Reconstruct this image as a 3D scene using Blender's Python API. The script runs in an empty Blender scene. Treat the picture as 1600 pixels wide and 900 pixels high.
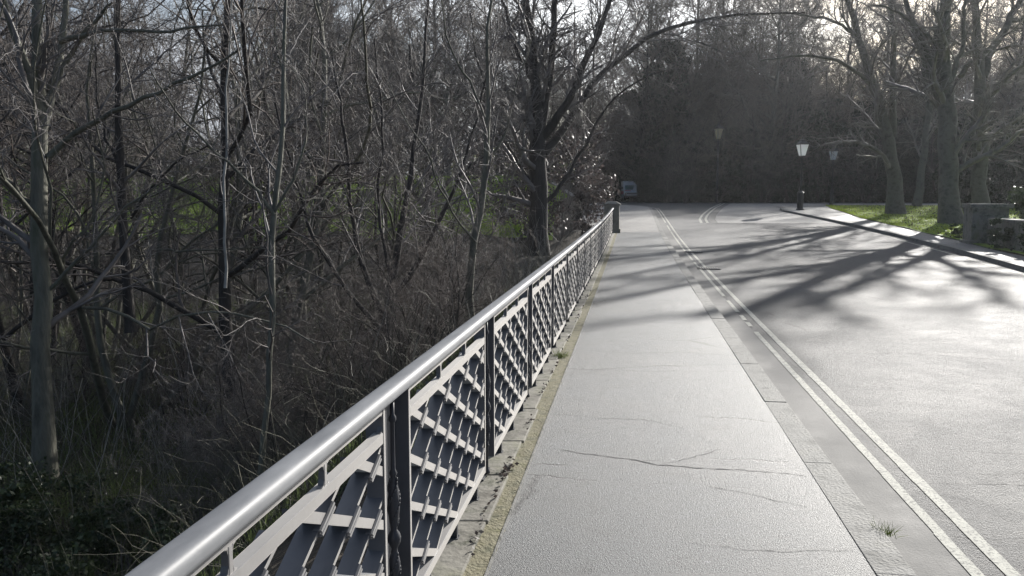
import bpy, bmesh, math, random
import numpy as np
from mathutils import Vector, Matrix
R_ = math.radians
rng = np.random.default_rng(11); random.seed(5)
SC = bpy.context.scene; COL = SC.collection

# ------------------------------------------------------------------ camera, sky, sun, exposure
F_PX, YAW, PIT = 1244.0, R_(8.62), R_(6.47)
EYE = np.array([0, 0, 1.65])
FWD = np.array([-math.sin(YAW)*math.cos(PIT), math.cos(YAW)*math.cos(PIT), -math.sin(PIT)])
RGT = np.array([math.cos(YAW), math.sin(YAW), 0.0]); UPV = np.cross(RGT, FWD)
cd = bpy.data.cameras.new('camera'); cam = bpy.data.objects.new('camera', cd); COL.objects.link(cam)
cd.sensor_width = 36; cd.lens = 36*F_PX/1600; cd.clip_end = 2000; cd.clip_start = .05
cam.location = EYE
cam.matrix_world = Matrix(((RGT[0], UPV[0], -FWD[0], 0), (RGT[1], UPV[1], -FWD[1], 0), (RGT[2], UPV[2], -FWD[2], 1.65), (0, 0, 0, 1)))
SC.camera = cam
SUN_EL, SUN_AZ = R_(22), R_(24)          # azimuth: from +Y (along the road) towards +X
w = bpy.data.worlds.new('World'); SC.world = w; w.use_nodes = True
nt = w.node_tree; bg = nt.nodes['Background']
sky = nt.nodes.new('ShaderNodeTexSky'); sky.sky_type = 'NISHITA'; sky.sun_disc = False
sky.sun_elevation = SUN_EL; sky.sun_rotation = SUN_AZ; sky.dust_density = 1.2; sky.air_density = 1.0
tc = nt.nodes.new('ShaderNodeTexCoord'); mp = nt.nodes.new('ShaderNodeMapping'); mp.inputs['Scale'].default_value = (1, 1, 2.6)
nz = nt.nodes.new('ShaderNodeTexNoise'); nz.inputs['Scale'].default_value = 3.0; nz.inputs['Detail'].default_value = 7
cr = nt.nodes.new('ShaderNodeValToRGB'); cr.color_ramp.elements[0].position = .40; cr.color_ramp.elements[1].position = .60
cr.color_ramp.elements[0].color = (.10, .10, .10, 1)
mx = nt.nodes.new('ShaderNodeMixRGB')
L = nt.links.new
# thin cloud is brightest towards the sun, as real cloud is
dp = nt.nodes.new('ShaderNodeVectorMath'); dp.operation = 'DOT_PRODUCT'; L(tc.outputs['Generated'], dp.inputs[0])
dp.inputs[1].default_value = (math.sin(SUN_AZ)*math.cos(SUN_EL), math.cos(SUN_AZ)*math.cos(SUN_EL), math.sin(SUN_EL))
cc = nt.nodes.new('ShaderNodeValToRGB'); cc.color_ramp.interpolation = 'EASE'; L(dp.outputs['Value'], cc.inputs[0])
cc.color_ramp.elements[0].position = .25; cc.color_ramp.elements[0].color = (.06, .085, .14, 1); cc.color_ramp.elements[1].position = .97; cc.color_ramp.elements[1].color = (.96, .98, 1, 1)
sc_ = nt.nodes.new('ShaderNodeVectorMath'); sc_.operation = 'SCALE'; sc_.inputs['Scale'].default_value = 22; L(cc.outputs[0], sc_.inputs[0]); L(sc_.outputs[0], mx.inputs['Color2'])
L(tc.outputs['Generated'], mp.inputs['Vector']); L(mp.outputs[0], nz.inputs['Vector']); L(nz.outputs['Fac'], cr.inputs[0])
L(cr.outputs[0], mx.inputs['Fac']); L(sky.outputs[0], mx.inputs['Color1']); L(mx.outputs[0], bg.inputs['Color'])
bg.inputs['Strength'].default_value = 0.06
sd = bpy.data.lights.new('sun', 'SUN'); sd.energy = 5.0; sd.angle = R_(.7); sd.color = (1, .965, .91)
sun = bpy.data.objects.new('sun', sd); COL.objects.link(sun)
sdir = Vector((math.sin(SUN_AZ)*math.cos(SUN_EL), math.cos(SUN_AZ)*math.cos(SUN_EL), math.sin(SUN_EL)))
sun.rotation_euler = sdir.to_track_quat('Z', 'Y').to_euler()
SC.view_settings.view_transform = 'Standard'; SC.view_settings.look = 'None'
SC.view_settings.exposure = 0.6; SC.view_settings.gamma = 1
SC.render.engine = 'CYCLES'
SC.cycles.max_bounces = 5; SC.cycles.transparent_max_bounces = 8

def at(x, y, d):          # a point seen at photograph pixel (x, y), d metres in front of the lens
    return EYE + d*(FWD + RGT*(x-800)/F_PX - UPV*(y-450)/F_PX)

# ------------------------------------------------------------------ helpers
def link(name, me, parent=None, mat=None):
    o = bpy.data.objects.new(name, me); COL.objects.link(o)
    if mat is not None: me.materials.append(mat)
    if parent is not None: o.parent = parent
    return o
def tag(o, label=None, cat=None, group=None, kind=None):
    if label: o['label'] = label
    if cat: o['category'] = cat
    if group: o['group'] = group
    if kind: o['kind'] = kind
    return o
def empty(name, loc=(0, 0, 0), rz=0):
    o = bpy.data.objects.new(name, None); COL.objects.link(o)
    o.location = loc; o.rotation_euler = (0, 0, rz); o.empty_display_size = .2
    return o
def copy_tree(o, parent=None):
    c = o.copy(); COL.objects.link(c); c.parent = parent
    for ch in list(o.children): copy_tree(ch, c)
    return c
def mesh_np(name, V, Fc, smooth=False):
    """V (n,3); Fc list of (m,k) index arrays"""
    me = bpy.data.meshes.new(name); V = np.asarray(V, np.float32)
    me.vertices.add(len(V)); me.vertices.foreach_set('co', V.ravel())
    if isinstance(Fc, np.ndarray): Fc = [Fc]
    idx = np.concatenate([f.ravel() for f in Fc]).astype(np.int32)
    tot = np.concatenate([np.full(len(f), f.shape[1]) for f in Fc]).astype(np.int32)
    st = np.concatenate([[0], np.cumsum(tot)[:-1]]).astype(np.int32)
    me.loops.add(len(idx)); me.loops.foreach_set('vertex_index', idx)
    me.polygons.add(len(tot)); me.polygons.foreach_set('loop_start', st); me.polygons.foreach_set('loop_total', tot)
    if smooth: me.polygons.foreach_set('use_smooth', np.ones(len(tot), bool))
    me.update(calc_edges=True); me.validate()
    return me

class MB:                 # collects shapes for ONE mesh object
    def __init__(s): s.v = []; s.f = []
    def add(s, vs, fs):
        n = len(s.v); s.v += [tuple(p) for p in vs]; s.f += [tuple(i+n for i in f) for f in fs]; return s
    def box(s, a, b):
        x0, y0, z0 = a; x1, y1, z1 = b
        return s.add([(x0,y0,z0),(x1,y0,z0),(x1,y1,z0),(x0,y1,z0),(x0,y0,z1),(x1,y0,z1),(x1,y1,z1),(x0,y1,z1)],
                     [(0,3,2,1),(4,5,6,7),(0,1,5,4),(1,2,6,5),(2,3,7,6),(3,0,4,7)])
    def frus(s, c, z0, z1, a0, b0, a1, b1):      # tapered box
        x, y = c
        return s.add([(x-a0,y-b0,z0),(x+a0,y-b0,z0),(x+a0,y+b0,z0),(x-a0,y+b0,z0),(x-a1,y-b1,z1),(x+a1,y-b1,z1),(x+a1,y+b1,z1),(x-a1,y+b1,z1)],
                     [(0,3,2,1),(4,5,6,7),(0,1,5,4),(1,2,6,5),(2,3,7,6),(3,0,4,7)])
    def lathe(s, c, prof, n=12, z0=0):           # prof: (r, z)
        x, y = c; vs = []; fs = []
        for r, z in prof:
            for k in range(n): a = 2*math.pi*k/n; vs.append((x+r*math.cos(a), y+r*math.sin(a), z+z0))
        for i in range(len(prof)-1):
            for k in range(n): fs.append((i*n+k, i*n+(k+1) % n, (i+1)*n+(k+1) % n, (i+1)*n+k))
        fs.append(tuple(range(n-1, -1, -1))); fs.append(tuple((len(prof)-1)*n+k for k in range(n)))
        return s.add(vs, fs)
    def prism(s, poly, x0, x1):                  # poly of (y, z), extruded along x
        n = len(poly)
        return s.add([(x0, p, q) for p, q in poly]+[(x1, p, q) for p, q in poly],
                     [tuple(range(n-1, -1, -1)), tuple(range(n, 2*n))]+[(k, (k+1) % n, n+(k+1) % n, n+k) for k in range(n)])
    def rod(s, a, b, r0, r1=None, n=8):
        r1 = r0 if r1 is None else r1
        a = Vector(a); b = Vector(b); d = (b-a).normalized(); u = d.orthogonal().normalized(); v = d.cross(u); vs = []
        for p, r in ((a, r0), (b, r1)):
            for k in range(n): t = 2*math.pi*k/n; vs.append(p+u*r*math.cos(t)+v*r*math.sin(t))
        return s.add(vs, [tuple(range(n-1, -1, -1)), tuple(range(n, 2*n))]+[(k, (k+1) % n, n+(k+1) % n, n+k) for k in range(n)])
    def mesh(s, name, bevel=0, smooth=False):
        me = bpy.data.meshes.new(name); me.from_pydata(s.v, [], s.f)
        bm = bmesh.new(); bm.from_mesh(me); bmesh.ops.recalc_face_normals(bm, faces=bm.faces)
        if bevel: bmesh.ops.bevel(bm, geom=bm.edges[:], offset=bevel, segments=2, profile=.6, affect='EDGES', clamp_overlap=True)
        bm.to_mesh(me); bm.free()
        if smooth:
            for p in me.polygons: p.use_smooth = True
        return me
    def build(s, name, mat=None, parent=None, bevel=0, smooth=False):
        return link(name, s.mesh(name, bevel, smooth), parent, mat)

# ------------------------------------------------------------------ materials
def nodes(name):
    m = bpy.data.materials.new(name); m.use_nodes = True; n = m.node_tree
    return m, n, n.nodes['Principled BSDF'], n.links.new
def N(n, t, **k):
    o = n.nodes.new(t)
    for a, v in k.items():
        if a in o.inputs: o.inputs[a].default_value = v
        else: setattr(o, a, v)
    return o
def ramp(n, fac, stops):
    r = n.nodes.new('ShaderNodeValToRGB'); e = r.color_ramp.elements
    while len(e) < len(stops): e.new(.5)
    for i, (p, c) in enumerate(stops):
        e[i].position = p; e[i].color = (c, c, c, 1) if isinstance(c, (int, float)) else (*c, 1)
    n.links.new(fac, r.inputs[0]); return r.outputs[0]
def surf(name, c0, c1, scale=4, rough=(.5, .7), bump=.1, bscale=None, bdist=.01, coord='Object', c2=None, stretch=(1, 1, 1), metal=0, spec=.5, detail=6):
    m, n, b, l = nodes(name)
    t = N(n, 'ShaderNodeTexCoord'); mpn = N(n, 'ShaderNodeMapping'); mpn.inputs['Scale'].default_value = stretch
    l(t.outputs[coord], mpn.inputs[0])
    a = N(n, 'ShaderNodeTexNoise', Scale=scale, Detail=detail, Roughness=.62); l(mpn.outputs[0], a.inputs['Vector'])
    st = [(.32, c0), (.68, c1)] if c2 is None else [(.28, c0), (.52, c1), (.74, c2)]
    l(ramp(n, a.outputs['Fac'], st), b.inputs['Base Color'])
    l(ramp(n, a.outputs['Fac'], [(.3, rough[0]), (.7, rough[1])]), b.inputs['Roughness'])
    bn = N(n, 'ShaderNodeTexNoise', Scale=bscale or scale*6, Detail=4); l(mpn.outputs[0], bn.inputs['Vector'])
    bu = N(n, 'ShaderNodeBump', Strength=bump, Distance=bdist); l(bn.outputs['Fac'], bu.inputs['Height']); l(bu.outputs[0], b.inputs['Normal'])
    b.inputs['Metallic'].default_value = metal; b.inputs['Specular IOR Level'].default_value = spec
    return m

def asphalt(name, c0, c1, rough=(.42, .6), patch=.5, bump=.6, grain=170, crack=True, tint=(1, 1, 1), bdist=.004):
    m, n, b, l = nodes(name)
    t = N(n, 'ShaderNodeTexCoord')
    big = N(n, 'ShaderNodeTexNoise', Scale=patch, Detail=6, Roughness=.6); l(t.outputs['Object'], big.inputs['Vector'])
    base = ramp(n, big.outputs['Fac'], [(.3, tuple(c0*x for x in tint)), (.7, tuple(c1*x for x in tint))])
    g = N(n, 'ShaderNodeTexNoise', Scale=grain*.42, Detail=5, Roughness=.85); l(t.outputs['Object'], g.inputs['Vector'])
    gr = ramp(n, g.outputs['Fac'], [(.36, .38), (.5, 1.0), (.66, 1.75)])
    mu = N(n, 'ShaderNodeMixRGB', blend_type='MULTIPLY'); mu.inputs[0].default_value = 1; l(base, mu.inputs[1]); l(gr, mu.inputs[2])
    st = N(n, 'ShaderNodeTexNoise', Scale=2.6, Detail=9, Roughness=.75, Distortion=.6); l(t.outputs['Object'], st.inputs['Vector'])
    sm_ = ramp(n, st.outputs['Fac'], [(.32, .52), (.45, .94), (.58, 1.06), (.70, 1.35)])
    m0 = N(n, 'ShaderNodeMixRGB', blend_type='MULTIPLY'); m0.inputs[0].default_value = 1; l(mu.outputs[0], m0.inputs[1]); l(sm_, m0.inputs[2])
    sp_ = N(n, 'ShaderNodeTexVoronoi', Scale=3.1); l(t.outputs['Object'], sp_.inputs['Vector'])
    gum = ramp(n, sp_.outputs['Distance'], [(.035, 1.9), (.05, 1.0)])
    m1 = N(n, 'ShaderNodeMixRGB', blend_type='MULTIPLY'); m1.inputs[0].default_value = 1; l(m0.outputs[0], m1.inputs[1]); l(gum, m1.inputs[2])
    col = m1.outputs[0]
    vo = N(n, 'ShaderNodeTexVoronoi', Scale=grain); l(t.outputs['Object'], vo.inputs['Vector'])
    ha = N(n, 'ShaderNodeMath', operation='MULTIPLY_ADD'); l(g.outputs['Fac'], ha.inputs[0]); ha.inputs[1].default_value = 2.6; l(vo.outputs['Distance'], ha.inputs[2]); hgt = ha.outputs[0]
    bu = N(n, 'ShaderNodeBump', Strength=bump, Distance=bdist); l(hgt, bu.inputs['Height'])
    nrm = bu.outputs[0]
    if crack:
        wn = N(n, 'ShaderNodeTexNoise', Scale=1.3, Detail=6, Roughness=.65); l(t.outputs['Object'], wn.inputs['Vector'])
        va = N(n, 'ShaderNodeVectorMath', operation='MULTIPLY_ADD'); l(wn.outputs['Color'], va.inputs[0]); va.inputs[1].default_value = (.5, .5, 0); l(t.outputs['Object'], va.inputs[2])
        mpn = N(n, 'ShaderNodeMapping'); mpn.inputs['Scale'].default_value = (.16, .62, 0); l(va.outputs[0], mpn.inputs[0])
        vc = N(n, 'ShaderNodeTexVoronoi', feature='DISTANCE_TO_EDGE', Scale=1.0); l(mpn.outputs[0], vc.inputs['Vector'])
        line = ramp(n, vc.outputs['Distance'], [(.0012, 0.0), (.0045, 1.0)])
        mk = N(n, 'ShaderNodeTexNoise', Scale=.9, Detail=3); l(t.outputs['Object'], mk.inputs['Vector'])
        mask = ramp(n, mk.outputs['Fac'], [(.46, 1.0), (.54, 0.0)])
        ad = N(n, 'ShaderNodeMath', operation='MAXIMUM'); l(line, ad.inputs[0]); l(mask, ad.inputs[1])
        fac = ramp(n, ad.outputs[0], [(0, .25), (1, 1.0)])
        m2 = N(n, 'ShaderNodeMixRGB', blend_type='MULTIPLY'); m2.inputs[0].default_value = 1; l(col, m2.inputs[1]); l(fac, m2.inputs[2]); col = m2.outputs[0]
        b2 = N(n, 'ShaderNodeBump', Strength=.8, Distance=.004); l(ad.outputs[0], b2.inputs['Height']); l(nrm, b2.inputs['Normal']); nrm = b2.outputs[0]
    l(col, b.inputs['Base Color']); l(nrm, b.inputs['Normal'])
    rm = N(n, 'ShaderNodeMixRGB'); rm.inputs[0].default_value = .5; l(big.outputs['Fac'], rm.inputs[1]); l(st.outputs['Fac'], rm.inputs[2])
    l(ramp(n, rm.outputs[0], [(.36, rough[0]), (.62, rough[1])]), b.inputs['Roughness'])
    return m

def leafmat(name, c0, c1, rough=.4, trans=.25):
    m, n, b, l = nodes(name)
    g = N(n, 'ShaderNodeNewGeometry')
    l(ramp(n, g.outputs['Random Per Island'], [(0, c0), (1, c1)]), b.inputs['Base Color'])
    b.inputs['Roughness'].default_value = rough
    tr = N(n, 'ShaderNodeBsdfTranslucent'); l(ramp(n, g.outputs['Random Per Island'], [(0, c0), (1, c1)]), tr.inputs[0])
    mi = N(n, 'ShaderNodeMixShader'); mi.inputs[0].default_value = trans
    l(b.outputs[0], mi.inputs[1]); l(tr.outputs[0], mi.inputs[2]); l(mi.outputs[0], n.nodes['Material Output'].inputs[0])
    return m

M = {}
M['path'] = asphalt('path_asphalt', .07, .13, (.46, .57), .7, .75, 200, tint=(.96, 1, 1.03), bdist=.004)
M['road'] = asphalt('road_asphalt', .05, .09, (.61, .73), .35, 1.0, 95, tint=(.98, 1, 1.05), bdist=.010)
M['tan'] = asphalt('pale_asphalt', .21, .31, (.6, .8), .5, .5, 120, crack=False, tint=(1.03, .98, .93))
M['pave'] = asphalt('pavement_asphalt', .16, .24, (.5, .7), .5, .6, 120, tint=(1, .99, .97))
M['gutter'] = surf('gutter_stone', (.09, .087, .083), (.18, .175, .165), 2.2, (.72, .88), .5, 90, .005)
M['kerb'] = surf('kerb_granite', (.11, .107, .10), (.22, .215, .20), 5, (.68, .85), .9, 60, .008, c2=(.165, .16, .145))
M['stone'] = surf('coping_stone', (.13, .12, .10), (.27, .255, .22), 3.5, (.7, .9), .7, 22, .01, c2=(.20, .20, .13))
M['moss'] = surf('mossy_mortar', (.07, .075, .035), (.22, .20, .13), 9, (.8, .95), .9, 60, .012, c2=(.13, .13, .06))
M['paint_y'] = surf('yellow_line_paint', (.32, .315, .27), (.62, .61, .53), 11, (.75, .85), .4, 120, .003)
M['iron'] = surf('painted_cast_iron', (.05, .054, .068), (.10, .102, .115), 5, (.46, .60), .12, 60, .003, c2=(.075, .078, .09), spec=1.0)
ib = M['iron'].node_tree.nodes['Principled BSDF']; ib.inputs['Coat Weight'].default_value = .6; ib.inputs['Coat Roughness'].default_value = .5; ib.inputs['Sheen Weight'].default_value = .7; ib.inputs['Sheen Roughness'].default_value = .45; ib.inputs['Sheen Tint'].default_value = (1, .95, .88, 1)
M['iron_shaded'] = surf('shaded_cast_iron', (.030, .032, .040), (.06, .062, .072), 6, (.4, .55), .2, 60, .003)  # the panels' paint, darkened for shade on feet, posts and colonnettes
M['handrail'] = surf('worn_handrail_metal', (.17, .175, .185), (.27, .275, .285), 9, (.52, .64), .2, 70, .002, metal=0, stretch=(1, .35, 1))
M['lampiron'] = surf('black_lamp_iron', (.012, .013, .015), (.03, .03, .032), 8, (.3, .5), .1)
M['bark'] = surf('grey_green_bark', (.05, .052, .038), (.17, .165, .13), 6, (.7, .9), .8, 30, .02, c2=(.10, .11, .07), stretch=(1, 1, .25))
M['bark_dark'] = surf('dark_bark', (.03, .026, .024), (.085, .075, .068), 7, (.8, .95), .8, 30, .02, stretch=(1, 1, .3))
M['bark_pale'] = surf('pale_bark', (.22, .21, .19), (.48, .46, .42), 9, (.6, .8), .4, 40, .01, stretch=(1, 1, .4))
M['plane'] = surf('plane_bark', (.045, .042, .036), (.15, .14, .12), 3, (.75, .95), .6, 14, .02, c2=(.08, .076, .064))
M['twig'] = surf('twig_bark', (.10, .09, .085), (.26, .235, .22), 2.5, (.55, .75), 0, 10)
M['twig2'] = surf('brown_twig_bark', (.09, .072, .062), (.22, .18, .155), 2.5, (.55, .75), 0, 10)
M['grass'] = surf('lawn_grass', (.09, .15, .018), (.24, .34, .045), .9, (.75, .9), .9, 25, .05, c2=(.17, .26, .035))
M['soil'] = surf('leaf_litter_soil', (.020, .017, .012), (.065, .050, .034), 1.2, (.8, .95), 1, 14, .08, c2=(.035, .036, .018))
M['brush'] = surf('bramble_stem_bark', (.055, .055, .038), (.15, .145, .10), 1.4, (.55, .75), 0, 10)
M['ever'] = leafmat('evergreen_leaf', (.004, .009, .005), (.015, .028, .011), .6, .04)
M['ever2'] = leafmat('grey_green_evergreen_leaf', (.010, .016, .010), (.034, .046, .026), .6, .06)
M['laurel'] = leafmat('glossy_laurel_leaf', (.03, .045, .022), (.085, .115, .05), .42, .25)
M['ivy'] = leafmat('undergrowth_leaf', (.055, .07, .03), (.16, .19, .075), .42, .4)
M['dead'] = leafmat('withered_leaf', (.04, .034, .032), (.125, .10, .095), .55, .3)
M['lawnblade'] = leafmat('lawn_blade', (.17, .29, .03), (.42, .55, .09), .55, .5)
M['blade'] = leafmat('grass_blade', (.14, .20, .025), (.38, .46, .08), .5, .5)
M['white'] = surf('white_van_paint', (.55, .56, .58), (.66, .67, .68), 2, (.25, .35), 0)
M['red'] = surf('red_livery', (.45, .03, .05), (.55, .05, .07), 3, (.3, .4), 0)
M['dglass'] = surf('dark_window_glass', (.02, .07, .08), (.04, .12, .13), 1, (.2, .3), 0)
M['rubber'] = surf('black_rubber', (.012, .012, .012), (.03, .03, .03), 5, (.7, .85), .1)
def glass(name, c):
    m, n, b, l = nodes(name)
    b.inputs['Base Color'].default_value = (*c, 1); b.inputs['Roughness'].default_value = .25
    tr = N(n, 'ShaderNodeBsdfTranslucent'); tr.inputs[0].default_value = (*c, 1)
    mi = N(n, 'ShaderNodeMixShader'); mi.inputs[0].default_value = .85
    l(b.outputs[0], mi.inputs[1]); l(tr.outputs[0], mi.inputs[2]); l(mi.outputs[0], n.nodes['Material Output'].inputs[0]); return m
M['pane'] = glass('frosted_lamp_glass', (.93, .96, .97)); M['pane_sunlit'] = glass('sunlit_lamp_glass', (1, .93, .72))  # second glass is tinted amber to stand in for warm sunlight

def wear(m, under, sc=26, lo=.40, hi=.50):
    n = m.node_tree; b = n.nodes['Principled BSDF']; src = b.inputs['Base Color'].links[0].from_socket
    t = N(n, 'ShaderNodeTexCoord'); a = N(n, 'ShaderNodeTexNoise', Scale=sc, Detail=8, Roughness=.8); n.links.new(t.outputs['Object'], a.inputs['Vector'])
    f = ramp(n, a.outputs['Fac'], [(lo, 0.0), (hi, 1.0)]); mi = N(n, 'ShaderNodeMixRGB'); mi.inputs[1].default_value = (*under, 1)
    n.links.new(f, mi.inputs[0]); n.links.new(src, mi.inputs[2]); n.links.new(mi.outputs[0], b.inputs['Base Color'])
wear(M["paint_y"], (.085, .085, .082), 55, .40, .50)
wear(M['kerb'], (.06, .062, .05), 5, .36, .47)
wear(M['stone'], (.055, .062, .035), 4, .34, .48)
wear(M['handrail'], (.17, .17, .17), 20, .30, .36)
# ------------------------------------------------------------------ ground heights
HY = [-50, 0, 12, 20, 26, 33, 42, 50, 60, 80, 120, 200, 500]; HZ = [0, 0, 0, .04, .10, .24, .53, .80, 1.02, 1.28, 1.6, 2.2, 4.0]
def hy(Y):
    Y = np.asarray(Y, float); return (np.interp(Y-2, HY, HZ)+np.interp(Y, HY, HZ)+np.interp(Y+2, HY, HZ))/3
def sm(t): t = np.clip(t, 0, 1); return t*t*(3-2*t)
def terr(X, Y):
    X = np.asarray(X, float); Y = np.asarray(Y, float)
    z = hy(Y)-.16
    d = -X-1.05
    D = 2.7*(1-sm((Y-24)/16))
    wob = .25*np.sin(X*.9+1.3)*np.cos(Y*.7)+.12*np.sin(2.1*X+Y*1.7)
    z = z-D*sm(d/4.2)+wob*sm(d/3)*(Y < 60)*.8*np.clip((60-Y)/20, 0, 1)
    lawn = .135*np.clip(Y-43, 0, 17)*sm((d-2)/5)
    z = z+lawn
    right = sm((X-14)/12)*.0
    return z+right
def grid(name, xs, ys, zf, mat, off=0, **k):
    X, Y = np.meshgrid(xs, ys); V = np.stack([X, Y, zf(X, Y)+off], -1).reshape(-1, 3)
    nx, ny = len(xs), len(ys); i = (np.arange(ny-1)[:, None]*nx+np.arange(nx-1)).ravel()
    return link(name, mesh_np(name, V, np.stack([i, i+1, i+nx+1, i+nx], 1), True), None, mat)
def strip(name, ys, xl, xr, mat, off=0, cols=6, zf=None):
    ys = np.asarray(ys, float); a = np.broadcast_to(xl(ys) if callable(xl) else xl, ys.shape); b = np.broadcast_to(xr(ys) if callable(xr) else xr, ys.shape)
    t = np.linspace(0, 1, cols); X = a[:, None]*(1-t)+b[:, None]*t; Y = np.repeat(ys[:, None], cols, 1)
    Z = hy(Y)+off if zf is None else zf(X, Y)+off
    V = np.stack([X, Y, Z], -1).reshape(-1, 3); i = (np.arange(len(ys)-1)[:, None]*cols+np.arange(cols-1)).ravel()
    return link(name, mesh_np(name, V, np.stack([i, i+1, i+cols+1, i+cols], 1), True), None, mat)

xs = np.concatenate([np.linspace(-260, -40, 23), np.linspace(-38, -8, 31), np.linspace(-7.6, -1.04, 24), [-1.0, 2, 6, 10, 14], np.linspace(18, 50, 9), np.linspace(70, 300, 10)])
ys = np.concatenate([np.linspace(-30, -2, 8), np.linspace(-1, 70, 130), np.linspace(72, 110, 20), np.linspace(120, 600, 20)])
tag(grid('ground', xs, ys, terr, M['soil']), kind='structure')
# the lawn beyond the wood on the left, rising away from the path
yy = np.linspace(36, 66, 50)
tag(strip('lawn', yy, lambda y: -75+0*y, lambda y: -3.6-.08*(y-36)+0*y, M['grass'], .03, 60, terr), kind='structure')
tag(strip('side_path', np.linspace(66.2, 71, 6), -75, -5, M['tan'], .03, 40, terr), kind='structure')

YF = np.concatenate([np.arange(-4, 30, .5), np.arange(30, 78.1, 1.0)])
YL = YF[YF <= 60]
def bent(y): return np.where(y > 57, -.035*(y-57)**2, 0)
tag(strip('road', np.arange(-4, 83, 1.0), lambda y: 1.27+bent(y)*1.0, lambda y: np.interp(y, [-4, 83], [30, 45]), M['road'], -.11, 24), kind='structure')
tag(strip('path', YL[YL <= 33.5], -.61, 1.092, M['path'], 0, 5), kind='structure')
tag(strip('forecourt', np.arange(33.0, 72, 1.0), lambda y: np.interp(y, [33.0, 34, 41, 72], [-.61, -1.6, -2.6, -4]), lambda y: 1.09+bent(y), M['tan'], 0, 8), kind='structure')
# far pale surface to the right of the dark side road
def midx(y): return np.interp(y, [39, 41, 44, 48, 53.5, 60, 66, 75.5], [3.0, 3.75, 3.9, 4.35, 5.1, 6.0, 6.9, 8.3])
RK = [(-4, 7.6), (5, 8.1), (12, 8.5), (20, 9.0), (25.7, 9.7), (33, 10.15), (39, 10.1), (46, 9.75), (50, 9.55), (53.5, 9.5), (56, 9.75), (58, 10.3), (59.5, 11.4), (60.5, 13.5)]
def rk(y): return np.interp(y, [p[0] for p in RK], [p[1] for p in RK])
tag(strip('forecourt', np.arange(41, 77, 1.0), lambda y: midx(y)+.45, lambda y: np.where(y < 61, rk(y)-.05, 13+(y-60)*1.6), M['tan'], -.104, 14), kind='structure')

def kerb(name, pts, wdt, top, drop, mat, side=1, seglen=1.5):
    """kerb stones along a plan polyline; side=+1 puts the road face on the right of the run"""
    P = np.array(pts, float); seg = np.hypot(*(P[1:]-P[:-1]).T); S = np.concatenate([[0], np.cumsum(seg)])
    n = max(2, int(S[-1]/seglen)); mb = MB()
    f = lambda s: np.array([np.interp(s, S, P[:, 0]), np.interp(s, S, P[:, 1])])
    for k in range(n):
        g = .0015; a = f(S[-1]*k/n+g); b = f(S[-1]*(k+1)/n-g); d = (b-a)/np.linalg.norm(b-a); q = np.array([d[1], -d[0]])*side
        jit = rng.normal(0, .005, 2)
        a0, b0 = a+q*jit[0], b+q*jit[1]; a1, b1 = a-q*wdt, b-q*wdt
        za, zb = float(hy(a[1]))+top+rng.normal(0, .002), float(hy(b[1]))+top+rng.normal(0, .002)
        mb.add([(*a0, za-drop), (*b0, zb-drop), (*b1, zb-drop), (*a1, za-drop), (*(a0-q*.008), za), (*(b0-q*.008), zb), (*b1, zb), (*a1, za)],
               [(0,3,2,1),(4,5,6,7),(0,1,5,4),(1,2,6,5),(2,3,7,6),(3,0,4,7)])
    return tag(mb.build(name, mat, None, .003), kind='structure')
kerb('kerb', [(1.27, y) for y in range(-4, 57, 1)]+[(1.27+float(bent(np.array(y*1.))), y) for y in range(57, 72)], .185, .004, .16, M['kerb'])
kerb('kerb', [(p[1], p[0]) for p in RK], .20, .010, .16, M['kerb'], side=-1)
# gutter channel and painted lines
tag(strip('gutter', np.arange(-4, 57, .5), 1.272, 1.60, M['gutter'], -.106, 3), kind='structure')
tag(strip('gutter', np.arange(41, 76, 1.0), lambda y: midx(y)+.10, lambda y: midx(y)+.42, M['gutter'], -.099, 3), kind='structure')
def dashes(name, fx, y0, y1, wd, off, miss=.0, col=M['paint_y']):
    mb = MB(); y = y0
    while y < y1:
        st = .12+.5*random.random()*(1 if y < 25 else 3); e = min(y+st, y1)
        if random.random() > miss:
            for a, b in ((y, (y+e)/2), ((y+e)/2, e)):
                j0 = random.gauss(0, .0013); j1 = random.gauss(0, .0013)
                xa, xb = float(fx(np.array(a))), float(fx(np.array(b)))
                mb.add([(xa-wd/2+j0, a, float(hy(a))+off), (xa+wd/2+j1, a, float(hy(a))+off), (xb+wd/2+j1, b, float(hy(b))+off), (xb-wd/2+j0, b, float(hy(b))+off)], [(0, 1, 2, 3)])
        y = e
    return tag(mb.build(name, col), kind='structure')
dashes('road_marking', lambda y: 1.62+.10*sm((5.5-y)/2)*0+bent(y), -2, 68, .06, -.102, .06)
dashes('road_marking', lambda y: 1.79+bent(y), -2, 68, .072, -.106, .0)
dashes('road_marking', lambda y: midx(y)-.06, 41, 76, .13, -.098)
dashes('road_marking', lambda y: midx(y)-.36, 41, 76, .13, -.106)
dashes('road_marking', lambda y: rk(y)-.28, 6, 58, .06, -.106)
dashes('road_marking', lambda y: rk(y)-.50, 44, 58, .06, -.106)
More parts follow.
